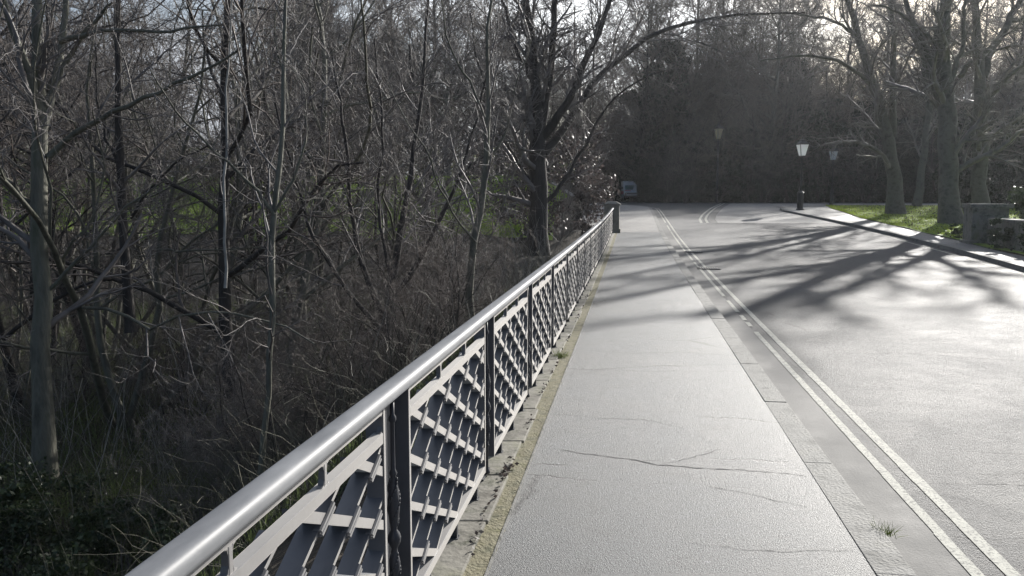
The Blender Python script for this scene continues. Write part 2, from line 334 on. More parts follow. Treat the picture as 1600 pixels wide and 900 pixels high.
# cracks opened across the asphalt, each a narrow dark fissure
def crack(name, pts, wd, off, mat):
    P = np.array(pts, float); s = np.concatenate([[0], np.cumsum(np.hypot(*(P[1:]-P[:-1]).T))]); n = int(s[-1]/.03)+2; t = np.linspace(0, s[-1], n)
    Q = np.stack([np.interp(t, s, P[:, 0]), np.interp(t, s, P[:, 1])], 1); j = np.cumsum(rng.normal(0, .006, (n, 2)), 0); j -= np.linspace(0, 1, n)[:, None]*j[-1]; Q += j
    ww = wd*rng.uniform(.3, 1.2, n)*np.sin(np.linspace(.12, 3.0, n))**.4; mb = MB(); d = np.gradient(Q, axis=0); d /= np.linalg.norm(d, axis=1)[:, None]; q = np.stack([-d[:, 1], d[:, 0]], 1)
    for k in range(n-1):
        c_ = [Q[k]-q[k]*ww[k]/2, Q[k]+q[k]*ww[k]/2, Q[k+1]+q[k+1]*ww[k+1]/2, Q[k+1]-q[k+1]*ww[k+1]/2]
        mb.add([(float(p[0]), float(p[1]), float(hy(p[1]))+off) for p in c_], [(0, 1, 2, 3)])
    return tag(mb.build(name, mat), kind='structure')
for pts, wd in (([(-.50, 5.1), (-.1, 4.98), (.2, 4.88), (.55, 4.86), (1.05, 4.80)], .011), ([(.45, 4.55), (.7, 4.42), (.95, 4.30)], .009), ([(-.55, 5.95), (-.2, 5.85), (.1, 5.86), (.4, 5.70)], .007),
                ([(.2, 4.9), (.42, 5.05), (.6, 5.25)], .006), ([(-.6, 8.6), (0, 8.5), (.5, 8.62), (1.05, 8.5)], .008), ([(-.6, 13), (.2, 12.8), (1.05, 13.1)], .012), ([(.3, 3.75), (.7, 3.7), (1.05, 3.78)], .006)):
    crack('path_crack', pts, wd, .0022, M['rubber'])
for pts, wd in (([(1.85, 5.1), (2.4, 5.2), (3.2, 5.05), (4.4, 5.3)], .010), ([(1.85, 9.3), (3.0, 9.5), (4.5, 9.2), (6.5, 9.6)], .012), ([(3.9, 14), (4.1, 17), (3.8, 21), (4.0, 27)], .014), ([(5.0, 12), (6.5, 12.4), (8.2, 12.1)], .012)):
    crack('road_crack', pts, wd, -.107, M['rubber'])
# right pavement and grass
def gx(y): return np.interp(y, [-4, 20, 26, 30, 36, 44, 55, 63], [9.4, 10.2, 10.7, 11.2, 11.5, 11.7, 12.9, 14.2])
tag(strip('pavement', np.arange(-4, 60, 1.0), lambda y: rk(y)+.19, lambda y: np.maximum(gx(y), rk(y)+.25), M['pave'], .002, 6), kind='structure')
tag(strip('pavement', np.arange(58, 64, 1.0), 10.6, lambda y: gx(y), M['pave'], -.002, 6), kind='structure')
tag(strip('grass_verge', np.arange(20, 63, .5), lambda y: gx(y), lambda y: 46+0*y, M['grass'], .035, 60, lambda X, Y: hy(Y)+.02*np.sin(X*2)*np.cos(Y*1.3)), kind='structure')
tag(strip('side_road', np.arange(63, 77, 1.0), lambda y: 13+(y-60)*1.4, 60, M['tan'], -.02, 12), kind='structure')

# coping stones and mossy mortar below the railing
mb = MB(); y = -2.0
while y < 32:
    e = y+random.uniform(.55, 1.0); z = float(hy(y)); z1 = float(hy(e))
    x1 = -.715+random.gauss(0, .010)
    mb.add([(-1.0, y+.006, z-.3), (x1, y+.006, z-.3), (x1, e-.006, z1-.3), (-1.0, e-.006, z1-.3), (-1.0, y+.006, z+.010), (x1, y+.006, z+.026), (x1, e-.006, z1+.026), (-1.0, e-.006, z1+.010)],
           [(0,3,2,1),(4,5,6,7),(0,1,5,4),(1,2,6,5),(2,3,7,6),(3,0,4,7)]); y = e
tag(mb.build('stone_coping', M['stone'], None, .008), kind='structure')
nY = np.arange(-2, 33, .06); c = 5; T = np.linspace(0, 1, c)
Xm = -.735+T*.125+rng.normal(0, .003, (len(nY), c)); Xm[:, -1] = -.612+rng.normal(0, .004, len(nY)); Ym = np.repeat(nY[:, None], c, 1)
Zm = hy(Ym)+.008+rng.normal(0, .0035, Ym.shape)
i = (np.arange(len(nY)-1)[:, None]*c+np.arange(c-1)).ravel()
tag(link('mossy_mortar_strip', mesh_np('mossy_mortar_strip', np.stack([Xm, Ym, Zm], -1).reshape(-1, 3), np.stack([i, i+1, i+c+1, i+c], 1), True), None, M['moss']), kind='structure')
mb = MB()
for a in np.arange(-2, 32, 1.5):
    mb.add([(-.618, a, float(hy(a))), (-.606, a, float(hy(a))), (-.606, a+1.49, float(hy(a+1.49))), (-.618, a+1.49, float(hy(a+1.49))),
            (-.616, a, float(hy(a))+.014), (-.608, a, float(hy(a))+.014), (-.608, a+1.49, float(hy(a+1.49))+.014), (-.616, a+1.49, float(hy(a+1.49))+.014)],
           [(0,3,2,1),(4,5,6,7),(0,1,5,4),(1,2,6,5),(2,3,7,6),(3,0,4,7)])
tag(mb.build('path_edging', M['kerb']), kind='structure')
bw = empty('bridge_wall', (-1.0, 15, 0))
tag(bw, 'dark stone retaining wall under the railing beside the wooded bank', 'wall')
mb = MB()
for a in np.arange(-4, 33, 1.0): mb.box((-.0, a-15, -3.6), (.22, a-15+.995, float(hy(a))-.30))
mb.build('wall_face', M['stone'], bw)

# ------------------------------------------------------------------ the cast-iron railing
XF, XB = -.81, -.885
PLEN, PSP, Y0 = 1.555, 1.835, 2.79-1.835
rail = empty('cast_iron_railing', (XF, 0, 0))
tag(rail, 'long cast iron railing with diamond lattice panels and rounded handrail along the footpath', 'railing')
def clipseg(z0, sl, lo=0.0, hi=PLEN, zl=.12, zh=.85):      # z = z0 + sl*s inside the panel
    pts = []
    s0, s1 = lo, hi
    for zc in (zl, zh):
        s = (zc-z0)/sl
        pts.append(s)
    s0 = max(s0, min(pts)); s1 = min(s1, max(pts))
    return (s0, s1) if s1-s0 > .02 else None
def bar(mb, s0, s1, z0, sl, th, x0, x1, taper=0):
    k = th/2*math.sqrt(1+sl*sl)
    mb.prism([(s0, z0+sl*s0-k), (s1, z0+sl*s1-k), (s1, z0+sl*s1+k), (s0, z0+sl*s0+k)], x0, x1)
fr = MB(); d = .062
fr.box((-d, 0, .085), (0, .022, .985)); fr.box((-d, PLEN-.022, .085), (0, PLEN, .985))
fr.box((-.034, .022, .935), (-.002, PLEN-.022, .985)); fr.box((-.034, .022, .835), (-.001, PLEN-.022, .872)); fr.box((-d, .022, .088), (-.001, PLEN-.022, .128))
for k in (1, 2): s = PLEN*k/3; fr.box((-.022, s-.009, .872), (-.003, s+.009, .935))
# rounded corners of the upper openings
for k in range(3):
    a = .022 if k == 0 else PLEN*k/3+.009; b = PLEN-.022 if k == 2 else PLEN*(k+1)/3-.009
    for s, q in ((a, 1), (b, -1)):
        fr.prism([(s, .935), (s+q*.022, .935), (s+q*.006, .929), (s, .913)][::q], -.022, -.0035)
        fr.prism([(s, .872), (s+q*.022, .872), (s+q*.006, .878), (s, .894)][::q], -.022, -.0035)
frame_me = fr.mesh('railing_panel', .0035)
lat = MB(); SL = .455; PI_ = .41
F1 = [.086+PI_*i for i in range(-5, 5)]; F2 = [.33+PI_*i for i in range(-5, 9)]
for o_ in F1:
    z0 = .837+SL*o_; c_ = clipseg(z0, -SL, .012, PLEN-.012)
    if c_: bar(lat, c_[0], c_[1], z0, -SL, .031, -.058, -.004)
for o_ in F2:
    z0 = .837-SL*o_; c_ = clipseg(z0, SL, .012, PLEN-.012)
    if c_: bar(lat, c_[0], c_[1], z0, SL, .013, -.066, -.007)
for a in F1:
    for b in F2:
        s = (a+b)/2; z = .837-SL*(s-a)
        if .05 < s < PLEN-.05 and .165 < z < .80:
            L_ = .052; dx = L_/math.sqrt(1+SL*SL)
            for off in (-.0065, .0065):
                nz_ = off
                p0 = (.001, s-dx-nz_*SL, z-SL*dx+nz_); p1 = (.001, s+dx-nz_*SL, z+SL*dx+nz_)
                lat.rod(p0, p1, .0062, None, 6)
            lat.prism([(s-dx, z-SL*dx-.011), (s+dx, z+SL*dx-.011), (s+dx, z+SL*dx+.011), (s-dx, z-SL*dx+.011)], -.02, -.001)
lat_me = lat.mesh('lattice', 0)
ft = MB(); ft.box((-.062, 0, .024), (-.002, .028, .086)); ft.box((-.07, -.012, .0), (.006, .04, .0235))
foot_me = ft.mesh('foot', .002)
# pilaster between two panels: recessed back plate plus a turned colonnette with a twisted belly
G = PSP-PLEN
ps = MB(); ps.box((-.062, -G+.004, .0), (-.050, -.004, .975)); ps.box((-.06, -G+.03, -.005), (-.02, -.03, .03)); ps.box((-.05, -G+.012, .945), (-.012, -.012, .982))
post_me = ps.mesh('post', .003)
prof = [(.017, .03), (.020, .04), (.012, .055), (.009, .07), (.009, .19), (.016, .20), (.010, .212), (.012, .24), (.019, .30), (.021, .34), (.012, .385), (.010, .395), (.023, .42), (.025, .435), (.020, .452), (.011, .465), (.015, .49), (.022, .54), (.022, .58), (.015, .64), (.010, .665), (.015, .675), (.0085, .69), (.008, .86), (.014, .868), (.014, .88), (.008, .89), (.0075, .935)]
cb = MB(); cb.lathe((-.020, -G/2), prof, 12)
for q in range(3):                      # rope twist over the two bellies
    for za, zb, rr in ((.23, .38, .019), (.48, .66, .0205)):
        pts = []
        for k in range(15):
            t = k/14; a = q*2.094+t*4.2; r = rr*(.62+.42*math.sin(math.pi*t)); pts.append((-.020+r*math.cos(a), -G/2+r*math.sin(a), za+(zb-za)*t))
        for k in range(14): cb.rod(pts[k], pts[k+1], .0042, None, 5)
col_me = cb.mesh('colonnette', 0, True)
me_first = True
for me_, mt in ((frame_me, 'iron'), (lat_me, 'iron'), (foot_me, 'iron_shaded'), (post_me, 'iron_shaded'), (col_me, 'iron_shaded')): me_.materials.append(M[mt])
for k in range(0, 17):
    ya = Y0+PSP*k; za = float(hy(ya)); sl = (float(hy(ya+PLEN))-za)/PLEN
    p = link('railing_panel', frame_me, rail); p.location = (0, ya, za); p.rotation_euler = (math.atan(sl), 0, 0)
    link('lattice', lat_me, p)
    for s in (.28, .80, 1.30):
        f_ = link('foot', foot_me, p); f_.location = (0, s, 0)
    q = link('post', post_me, rail); q.location = (0, ya, za); link('colonnette', col_me, q)
# handrail following the ground profile
prof = [(-.042, -.004), (-.042, .008), (-.039, .015), (-.033, .021), (-.026, .0245), (-.012, .028), (.002, .030), (.016, .0315), (.026, .0318), (.032, .0305), (.037, .027), (.041, .021), (.043, .013), (.0435, .004), (.043, -.004), (.034, -.010), (-.036, -.010)]
hyv = list(np.arange(-.9, 32.4, .35)); vs = []; fs = []
for yv in hyv:
    for px_, pz in prof: vs.append((px_, yv, float(hy(yv))+.992+pz))
n = len(prof)
for k in range(len(hyv)-1):
    for j in range(n): fs.append((k*n+j, (k+1)*n+j, (k+1)*n+(j+1) % n, k*n+(j+1) % n))
fs += [tuple(range(n)), tuple(range(len(vs)-1, len(vs)-n-1, -1))]
hb = MB(); hb.add(vs, fs); hr = hb.build('handrail', M['handrail'], rail, 0, True)

# end pillar of the railing
pl = empty('stone_pillar', (-.86, 32.78, float(hy(32.6))))
tag(pl, 'square stone pillar closing the far end of the railing', 'pillar')
a = MB(); a.box((-.36, -.34, -.02), (.36, .34, .16)); a.build('base', M['stone'], pl, .012)
a = MB(); a.frus((0, 0), .16, 1.10, .31, .29, .30, .28); a.build('shaft', M['stone'], pl, .01)
a = MB(); a.box((-.35, -.33, 1.102), (.35, .33, 1.17)); a.frus((0, 0), 1.17, 1.27, .33, .31, .15, .14); a.build('cap', M['stone'], pl, .008)

# ------------------------------------------------------------------ drains
def drain(x, y, label):
    e = empty('drain_grate', (x, y, float(hy(y))-.104)); tag(e, label, 'drain cover', 'drain grates in the left gutter')
    a = MB(); W, D_ = .26, .24
    a.box((-W, -D_, 0), (W, -D_+.03, .018)); a.box((-W, D_-.03, 0), (W, D_, .018)); a.box((-W, -D_+.03, 0), (-W+.03, D_-.03, .018)); a.box((W-.03, -D_+.03, 0), (W, D_-.03, .018))
    a.build('frame', M['gutter'], e, .002)
    a = MB(); a.box((-W+.03, -D_+.03, .001), (W-.03, D_-.03, .003)); a.build('sump', M['rubber'], e)
    a = MB()
    for k in range(8): xx = -W+.06+k*.056; a.box((xx, -D_+.03, .010), (xx+.022, D_-.03, .017))
    a.build('bars', M['iron'], e, .001)
drain(1.84, 19.8, 'dark slotted drain grate across the yellow lines, the nearer of the two')
drain(1.86, 25.0, 'pale slotted drain grate across the yellow lines, the farther of the two')

# ------------------------------------------------------------------ street lamps
def lamp(loc, H, label, pane, fat=1.0, rz=.3, plinth=True, ls=1.35, tall=1.0):
    e = empty('street_lamp', loc, rz); tag(e, label, 'street lamp', 'old style lantern street lamps')
    s = H/3.9
    a = MB()
    if plinth: a.lathe((0, 0), [(.20*fat, -.05), (.20*fat, .05), (.155*fat, .10), (.150*fat, 1.05), (.18*fat, 1.10), (.12*fat, 1.16), (.07*fat, 1.25)], 12)
    else: a.lathe((0, 0), [(.14, -.05), (.14, .06), (.10, .10), (.09, .65), (.11, .70), (.055, .78)], 12)
    a.build('base', M['lampiron'], e, 0)
    z1 = 1.24 if plinth else .77
    a = MB(); a.lathe((0, 0), [(.062*fat, z1), (.055*fat, z1+.3), (.075*fat, z1+.34), (.05*fat, z1+.4), (.040*fat, H-1.12), (.065, H-1.10), (.04, H-1.04), (.05, H-.92), (.085, H-.885)], 10); a.build('post', M['lampiron'], e, 0, True)
    a = MB(); a.rod((-.30, 0, H-1.22), (.30, 0, H-1.22), .015)
    for q in (-.31, .31): a.lathe((q, 0), [(.001, H-1.245), (.025, H-1.22), (.001, H-1.195)], 8)
    a.build('ladder_bar', M['lampiron'], e)
    ln = MB(); B, T = .0, .52
    for sx in (-1, 1):
        for sy in (-1, 1): ln.rod((sx*.115, sy*.115, B), (sx*.215, sy*.215, T), .014, None, 6)
    ln.frus((0, 0), B-.03, B, .10, .10, .125, .125); ln.frus((0, 0), T, T+.035, .235, .235, .235, .235); ln.frus((0, 0), T+.035, T+.17, .22, .22, .09, .09)
    ln.frus((0, 0), T+.17, T+.22, .075, .075, .075, .075); ln.frus((0, 0), T+.22, T+.27, .10, .10, .02, .02)
    for sx in (-1, 1):
        for sy in (-1, 1): ln.lathe((sx*.215, sy*.215), [(.016, T+.035), (.022, T+.06), (.002, T+.10)], 6)
    lo = ln.build('lantern', M['lampiron'], e)
    for ax in range(4):
        g = MB(); c, s_ = math.cos(ax*math.pi/2), math.sin(ax*math.pi/2)
        pr = lambda u, v, z: (u*c-v*s_, u*s_+v*c, z)
        g.add([pr(-.10, -.110, B+.01), pr(.10, -.110, B+.01), pr(.20, -.208, T-.005), pr(-.20, -.208, T-.005)], [(0,1,2,3)])
        g.build('pane', pane, lo)
    g = MB(); g.lathe((0, 0), [(.03, T+.27), (.018, T+.29), (.034, T+.325), (.012, T+.355), (.002, T+.42)], 8); g.build('finial', M['lampiron'], lo, 0, True)
    lo.location = (0, 0, H-.88); lo.scale = (ls, ls, ls*tall)
    return e
def gz(p, off=0): return (p[0], p[1], float(hy(p[1]))+off)
lamp(gz((10.55, 53.4)), 4.3, 'street lamp with clear white lantern and stout black base on the corner pavement', M['pane'], 1.25)
lamp(gz((16.2, 69.5), -.02), 4.5, 'shorter looking street lamp with pale lantern behind the tip of the grass', M['pane'], .9, .1)
lamp(gz((7.9, 79.0)), 6.8, 'tall thin street lamp with yellowish lantern against the dark trees', M['pane_sunlit'], 2.0, .5, False, 1.45, 1.3)

# ------------------------------------------------------------------ van half hidden beyond the path
vz = float(hy(86)); van = empty('parked_van', (-.15, 86, vz-.02), R_(4))
tag(van, 'white van with red markings parked at the far end of the path', 'van')
a = MB(); a.prism([(-1.2, .38), (-1.25, .75), (-1.1, 1.02), (-.45, 1.12), (.25, 1.95), (.6, 2.12), (4.2, 2.12), (4.3, 1.9), (4.3, .38)], -.95, .95); a.build('body', M['white'], van, .05)
a = MB(); a.add([(-.80, -.40, 1.20), (.82, -.40, 1.16), (.74, .20, 1.88), (-.74, .20, 1.88), (-.82, -.38, 1.14), (.82, -.38, 1.14), (.74, .22, 1.86), (-.74, .22, 1.86)], [(0,1,2,3),(7,6,5,4),(0,4,5,1),(1,5,6,2),(2,6,7,3),(3,7,4,0)]); a.build('windscreen', M['dglass'], van)
a = MB(); a.box((-.94, -1.262, .36), (.94, -1.17, .58)); a.build('bumper', M['rubber'], van, .02)
a = MB(); a.box((-.62, -1.257, .70), (.62, -1.22, .86)); a.build('grille', M['rubber'], van, .01)
for sx in (-.78, .78):
    a = MB(); a.box((sx-.14, -1.235, .80), (sx+.14, -1.08, 1.0)); a.build('headlight', M['pane'], van, .02)
a = MB(); a.box((-.956, -.9, .72), (-.951, 4.0, 1.05)); a.box((.951, -.9, .72), (.956, 4.0, 1.05)); a.add([(-.80, -1.06, 1.035), (-.2, -1.06, 1.035), (-.2, -.52, 1.125), (-.80, -.52, 1.125)], [(0, 1, 2, 3)]); a.build('stripe', M['red'], van)
for sx in (-.86, .86):
    for sy in (-.55, 3.3):
        a = MB(); a.rod((sx-.1, sy, .34), (sx+.1, sy, .34), .34, None, 20); wv = a.build('wheel', M['rubber'], van, .01)
        a = MB(); a.rod((sx-.105, sy, .34), (sx+.105, sy, .34), .19, None, 14); a.build('rim', M['white'], wv)
for sx in (-1, 1):
    a = MB(); a.box((sx*1.08-.10, -.32, 1.25), (sx*1.08+.10, -.24, 1.50)); a.rod((sx*.93, -.28, 1.3), (sx*1.05, -.28, 1.36), .02); a.build('mirror', M['rubber'], van, .01)

# ------------------------------------------------------------------ branching plants
def nrm(v): return v/np.maximum(np.linalg.norm(v, axis=-1, keepdims=True), 1e-9)
def grow(P0, D, Ln, Rd, seg, wander, up, tip=.25, g=rng):
    n = len(P0); P = np.zeros((n, seg+1, 3)); P[:, 0] = P0; d = D.copy(); st = (Ln/seg)[:, None]
    for k in range(seg):
        d = nrm(d+g.normal(0, wander, (n, 3))+np.array([0, 0, up])); P[:, k+1] = P[:, k]+d*st
    t = np.linspace(0, 1, seg+1); return P, Rd[:, None]*(1-(1-tip)*t[None])
def spawn(P, Rr, per, lo, hi, ang, lf, rf, taper=.4, g=rng, lmin=0):
    n, m, _ = P.shape; N_ = n*per; i = np.repeat(np.arange(n), per); t = g.uniform(lo, hi, N_)
    if lo < .95: t = lo+(hi-lo)*((np.tile(np.arange(per), n)+g.random(N_))/per)
    u = t*(m-1); k = np.minimum(u.astype(int), m-2); f = (u-k)[:, None]
    A, B = P[i, k], P[i, k+1]; p = A*(1-f)+B*f; T = nrm(B-A); r = Rr[i, k]*(1-f[:, 0])+Rr[i, k+1]*f[:, 0]
    q = nrm(g.normal(0, 1, (N_, 3))); q = nrm(q-T*(q*T).sum(1, keepdims=True))
    a = np.radians(g.normal(ang, ang*.25, N_))[:, None]
    plen = np.linalg.norm(P[:, 1:]-P[:, :-1], axis=2).sum(1)[i]
    return p, nrm(T*np.cos(a)+q*np.sin(a)), np.maximum(plen*lf*(1-taper*t)*g.uniform(.65, 1.25, N_), lmin), r*rf
def tubes(P, Rr, sides):
    n, m, _ = P.shape; T = np.zeros_like(P); T[:, 1:-1] = P[:, 2:]-P[:, :-2]; T[:, 0] = P[:, 1]-P[:, 0]; T[:, -1] = P[:, -1]-P[:, -2]; T = nrm(T)
    ref = np.where(np.abs(T[:, :1, 2:3]) > .8, np.array([1., 0, 0]), np.array([0, 0, 1.])); ref = np.broadcast_to(ref, T.shape)
    u = nrm(np.cross(T, ref)); v = np.cross(T, u); a = np.arange(sides)*2*np.pi/sides
    V = P[:, :, None]+Rr[:, :, None, None]*(u[:, :, None]*np.cos(a)[:, None]+v[:, :, None]*np.sin(a)[:, None])
    b = (np.arange(n)*m*sides)[:, None, None]+(np.arange(m-1)*sides)[None, :, None]; j = np.arange(sides); j2 = (j+1) % sides
    Fq = np.stack([b+j, b+j2, b+sides+j2, b+sides+j], -1).reshape(-1, 4)
    return V.reshape(-1, 3), Fq
def tubemesh(name, parts, smooth=True):
    Vs, Fs, o = [], [], 0
    for P, Rr, s in parts:
        V, Fq = tubes(P, Rr, s); Vs.append(V); Fs.append(Fq+o); o += len(V)
    return mesh_np(name, np.concatenate(Vs), np.concatenate(Fs), smooth)
def resample(pts, n):
    p = np.array(pts, float); s = np.concatenate([[0], np.cumsum(np.linalg.norm(p[1:, :3]-p[:-1, :3], axis=1))]); t = np.linspace(0, s[-1], n)
    o = np.stack([np.interp(t, s, p[:, c]) for c in range(4)], 1)
    for c in range(3):                                   # soften the corners
        o[1:-1, c] = .25*o[:-2, c]+.5*o[1:-1, c]+.25*o[2:, c]
    return o
def crownparts(P, Rr, lv, g, rmin=.0035):
    """lv: list of (per, lo, hi, angle, lenfac, radfac, seg, wander, up, sides)"""
    out = []
    for per, lo, hi, ang, lf, rf, seg, wa, up, sides in lv:
        p, d, Ln, r = spawn(P, Rr, per, lo, hi, ang, lf, rf, g=g); r = np.maximum(r, rmin)
        P, Rr = grow(p, d, Ln, r, seg, wa, up, .35, g); out.append((P, Rr, sides))
    return out
def make_tree(name, H, r0, seed, limbs=7, lean=(0, 0), bark='bark', tw='twig', lo=.25, ang=38, spread=.55, dens=1.0, fine=6, stems=1, rmin=.0035, up=.05, base_sink=.3, wob=.05):
    g = np.random.default_rng(seed)
    D = nrm(np.array([[lean[0], lean[1], 1.0]])+(g.normal(0, .28, (stems, 3))*[1, 1, 0] if stems > 1 else 0)); P0 = np.zeros((stems, 3)); P0[:, :2] = g.normal(0, .12, (stems, 2)) if stems > 1 else 0
    P0[:, 2] = -base_sink
    Ln = H*g.uniform(.75, 1.0, stems) if stems > 1 else np.array([H*1.0])
    P, Rr = grow(P0, D, Ln, np.full(stems, r0), 12, wob, .03, .16, g)
    if stems == 1: Rr[:, 0] *= 1.55; Rr[:, 1] *= 1.1
    l1 = crownparts(P, Rr, [(limbs, lo, .97, ang, spread, .55, 9, .09+wob, up, 6)], g)[0]
    rest = crownparts(l1[0], l1[1], [(int(6*dens), .15, 1, 42, .50, .55, 6, .15, up*.6, 4), (fine, .1, 1, 42, .48, .55, 4, .18, .03, 3), (4, .1, 1, 42, .55, .7, 3, .2, .02, 3)], g, rmin)
    e = empty(name)
    link('trunk', tubemesh('trunk', [(P, Rr, 9), l1]), e, M[bark]); link('crown', tubemesh('crown', rest), e, M[tw])
    return e
def pixtree(name, limbs, label, group=None, bark='bark', tw='twig', seed=1, lv=None, rmin=.004, base=None, slim=1.0):
    """limbs: polylines of (x, y, depth, diameter m): where the real branches stand in space"""
    g = np.random.default_rng(seed); base = at(*limbs[0][0][:3]) if base is None else base
    e = empty(name, tuple(base)); tag(e, label, 'tree', group); tp = []
    for lb in limbs:
        w_ = resample([(*(at(x, y, d)-base), q/2*slim) for x, y, d, q in lb], 14); w_[1:-1, :3] += g.normal(0, .012, (12, 3))*np.mean([q[2] for q in lb])/10
        tp.append((w_[None, :, :3], w_[None, :, 3], 10))
    tp[0][1][0, 0] *= 1.25; tp[0][1][0, 1] *= 1.06
    A = np.concatenate([t[0] for t in tp]); B = np.concatenate([t[1] for t in tp])
    lv = lv or [(9, .2, 1, 42, .30, .45, 8, .13, .05, 5), (6, .15, 1, 42, .5, .55, 6, .16, .03, 4), (6, .1, 1, 42, .5, .6, 4, .18, .02, 3)]
    cp = crownparts(A, B, lv, g, rmin)
    link('trunk', tubemesh('trunk', tp), e, M[bark]); link('crown', tubemesh('crown', cp), e, M[tw]); return e

# hero trees on the left ------------------------------------------------
pixtree('bare_tree', [
    [(70, 745, 11, .36), (66, 560, 11, .30), (62, 400, 11, .27), (60, 210, 11, .25), (60, 120, 11, .20), (58, 0, 11, .16), (60, -160, 11.2, .10)],
    [(66, 205, 11, .17), (48, 120, 10.8, .12), (25, 55, 10.6, .10), (-10, -40, 10.3, .07)],
    [(66, 200, 11, .17), (88, 120, 11.2, .13), (98, 60, 11.4, .11), (108, -60, 11.6, .09)],
    [(76, 245, 11, .12), (95, 225, 11, .10), (140, 190, 10.8, .09), (200, 165, 10.4, .07), (290, 125, 10, .05), (370, 80, 9.6, .035)],
    [(70, 165, 11, .10), (110, 85, 11, .08), (140, 40, 10.8, .06), (175, 5, 10.6, .04)],
    [(64, 350, 11, .10), (38, 310, 11, .09), (15, 285, 10.8, .07), (-20, 240, 10.5, .05)],
    [(75, 455, 11, .07), (105, 425, 11, .065), (150, 380, 10.8, .05), (200, 320, 10.6, .035), (260, 280, 10.4, .02)],
    [(95, 65, 11, .10), (150, 48, 10.6, .06), (260, 50, 10.2, .045), (350, 38, 9.8, .03)]],
    'stout grey green bare tree forking low at the far left of the wood', None, seed=3, slim=.82)
pixtree('bare_tree', [
    [(205, 520, 12.5, .16), (198, 420, 12.5, .15), (188, 300, 12.5, .13), (186, 180, 12.4, .11), (184, 60, 12.3, .09), (186, -80, 12.2, .06)],
    [(205, 340, 12.4, .05), (230, 300, 12.2, .045), (270, 255, 12, .035), (330, 225, 11.8, .02)],
    [(186, 260, 12.4, .05), (165, 210, 12.4, .04), (150, 140, 12.4, .03), (148, 60, 12.4, .02)]],
    'straight thin bare tree just right of the stout forked tree', None, seed=4, bark='bark_dark')
pixtree('sapling', [
    [(408, 742, 8.0, .055), (418, 640, 8.0, .055), (424, 520, 8.0, .06), (425, 400, 8.1, .065), (428, 340, 8.1, .06), (440, 230, 8.2, .05), (445, 100, 8.3, .04), (448, -40, 8.4, .03)],
    [(428, 335, 8.1, .04), (400, 290, 8, .03), (340, 240, 7.8, .025), (280, 185, 7.6, .02), (235, 110, 7.4, .012)],
    [(430, 330, 8.1, .03), (455, 290, 8, .03), (480, 220, 8, .02), (478, 130, 8, .014), (440, 90, 8, .01)]],
    'slender pale edged sapling leaning between railing and stout tree', None, seed=5, rmin=.003)
pixtree('sapling', [[(352, 450, 10, .035), (350, 380, 10, .035), (349, 300, 10.0, .032), (354, 200, 10, .03), (358, 90, 10, .022), (362, 0, 10, .015)]],
    'thin white barked sapling with a bright streaked stem', None, bark='bark_pale', seed=6, rmin=.0025, lv=[(8, .3, 1, 38, .22, .5, 6, .15, .05, 4), (5, .2, 1, 40, .5, .6, 4, .2, .02, 3)])
pixtree('bare_tree', [
    [(598, 545, 13, .16), (604, 500, 13, .15), (612, 440, 13, .13), (632, 330, 13, .10), (650, 230, 13, .07), (665, 90, 13, .05), (672, -40, 13, .03)],
    [(603, 505, 13, .11), (570, 430, 13, .09), (548, 330, 13, .07), (540, 210, 13, .05), (520, 90, 13, .03)],
    [(606, 480, 13, .09), (660, 400, 13, .08), (700, 320, 12.8, .06), (735, 230, 12.6, .04), (760, 120, 12.4, .025)],
    [(600, 520, 13, .08), (545, 460, 13, .07), (490, 370, 13, .06), (455, 260, 12.8, .04), (430, 160, 12.6, .03)],
    [(612, 440, 13, .06), (590, 330, 13, .05), (600, 200, 13, .04), (585, 60, 13, .02)]],
    'dark bare tree fanning from its foot into five crooked stems', None, bark='bark_dark', seed=7)
pixtree('bare_tree', [
    [(735, 500, 11, .11), (736, 420, 11, .10), (745, 350, 11, .095), (758, 270, 11, .085), (765, 180, 11, .07), (760, 80, 11, .05), (770, -40, 11, .03)],
    [(745, 380, 11, .03), (720, 350, 10.8, .028), (690, 300, 10.5, .024), (665, 235, 10.2, .02), (640, 200, 10, .015), (600, 120, 9.8, .01)],
    [(762, 200, 11, .04), (740, 140, 11, .03), (700, 70, 10.8, .025), (690, 0, 10.6, .015)],
    [(758, 255, 11, .035), (790, 210, 11, .03), (805, 140, 11, .02), (830, 60, 11, .015)]],
    'slim bare tree with grey leaning stem rising behind the handrail', None, seed=8, rmin=.003)
pixtree('bare_tree', [
    [(662, 375, 24, .24), (664, 330, 24, .22), (672, 300, 24, .22), (668, 240, 24, .18), (650, 160, 24, .12), (640, 70, 24, .08)],
    [(665, 325, 24, .15), (700, 285, 24, .12), (750, 250, 24, .09), (790, 200, 24, .06)],
    [(664, 320, 24, .14), (630, 280, 24, .10), (590, 230, 24, .08), (560, 160, 24, .05)]],
    'small dark bare tree standing before the bright lawn strip', None, bark='bark_dark', seed=9, rmin=.006)
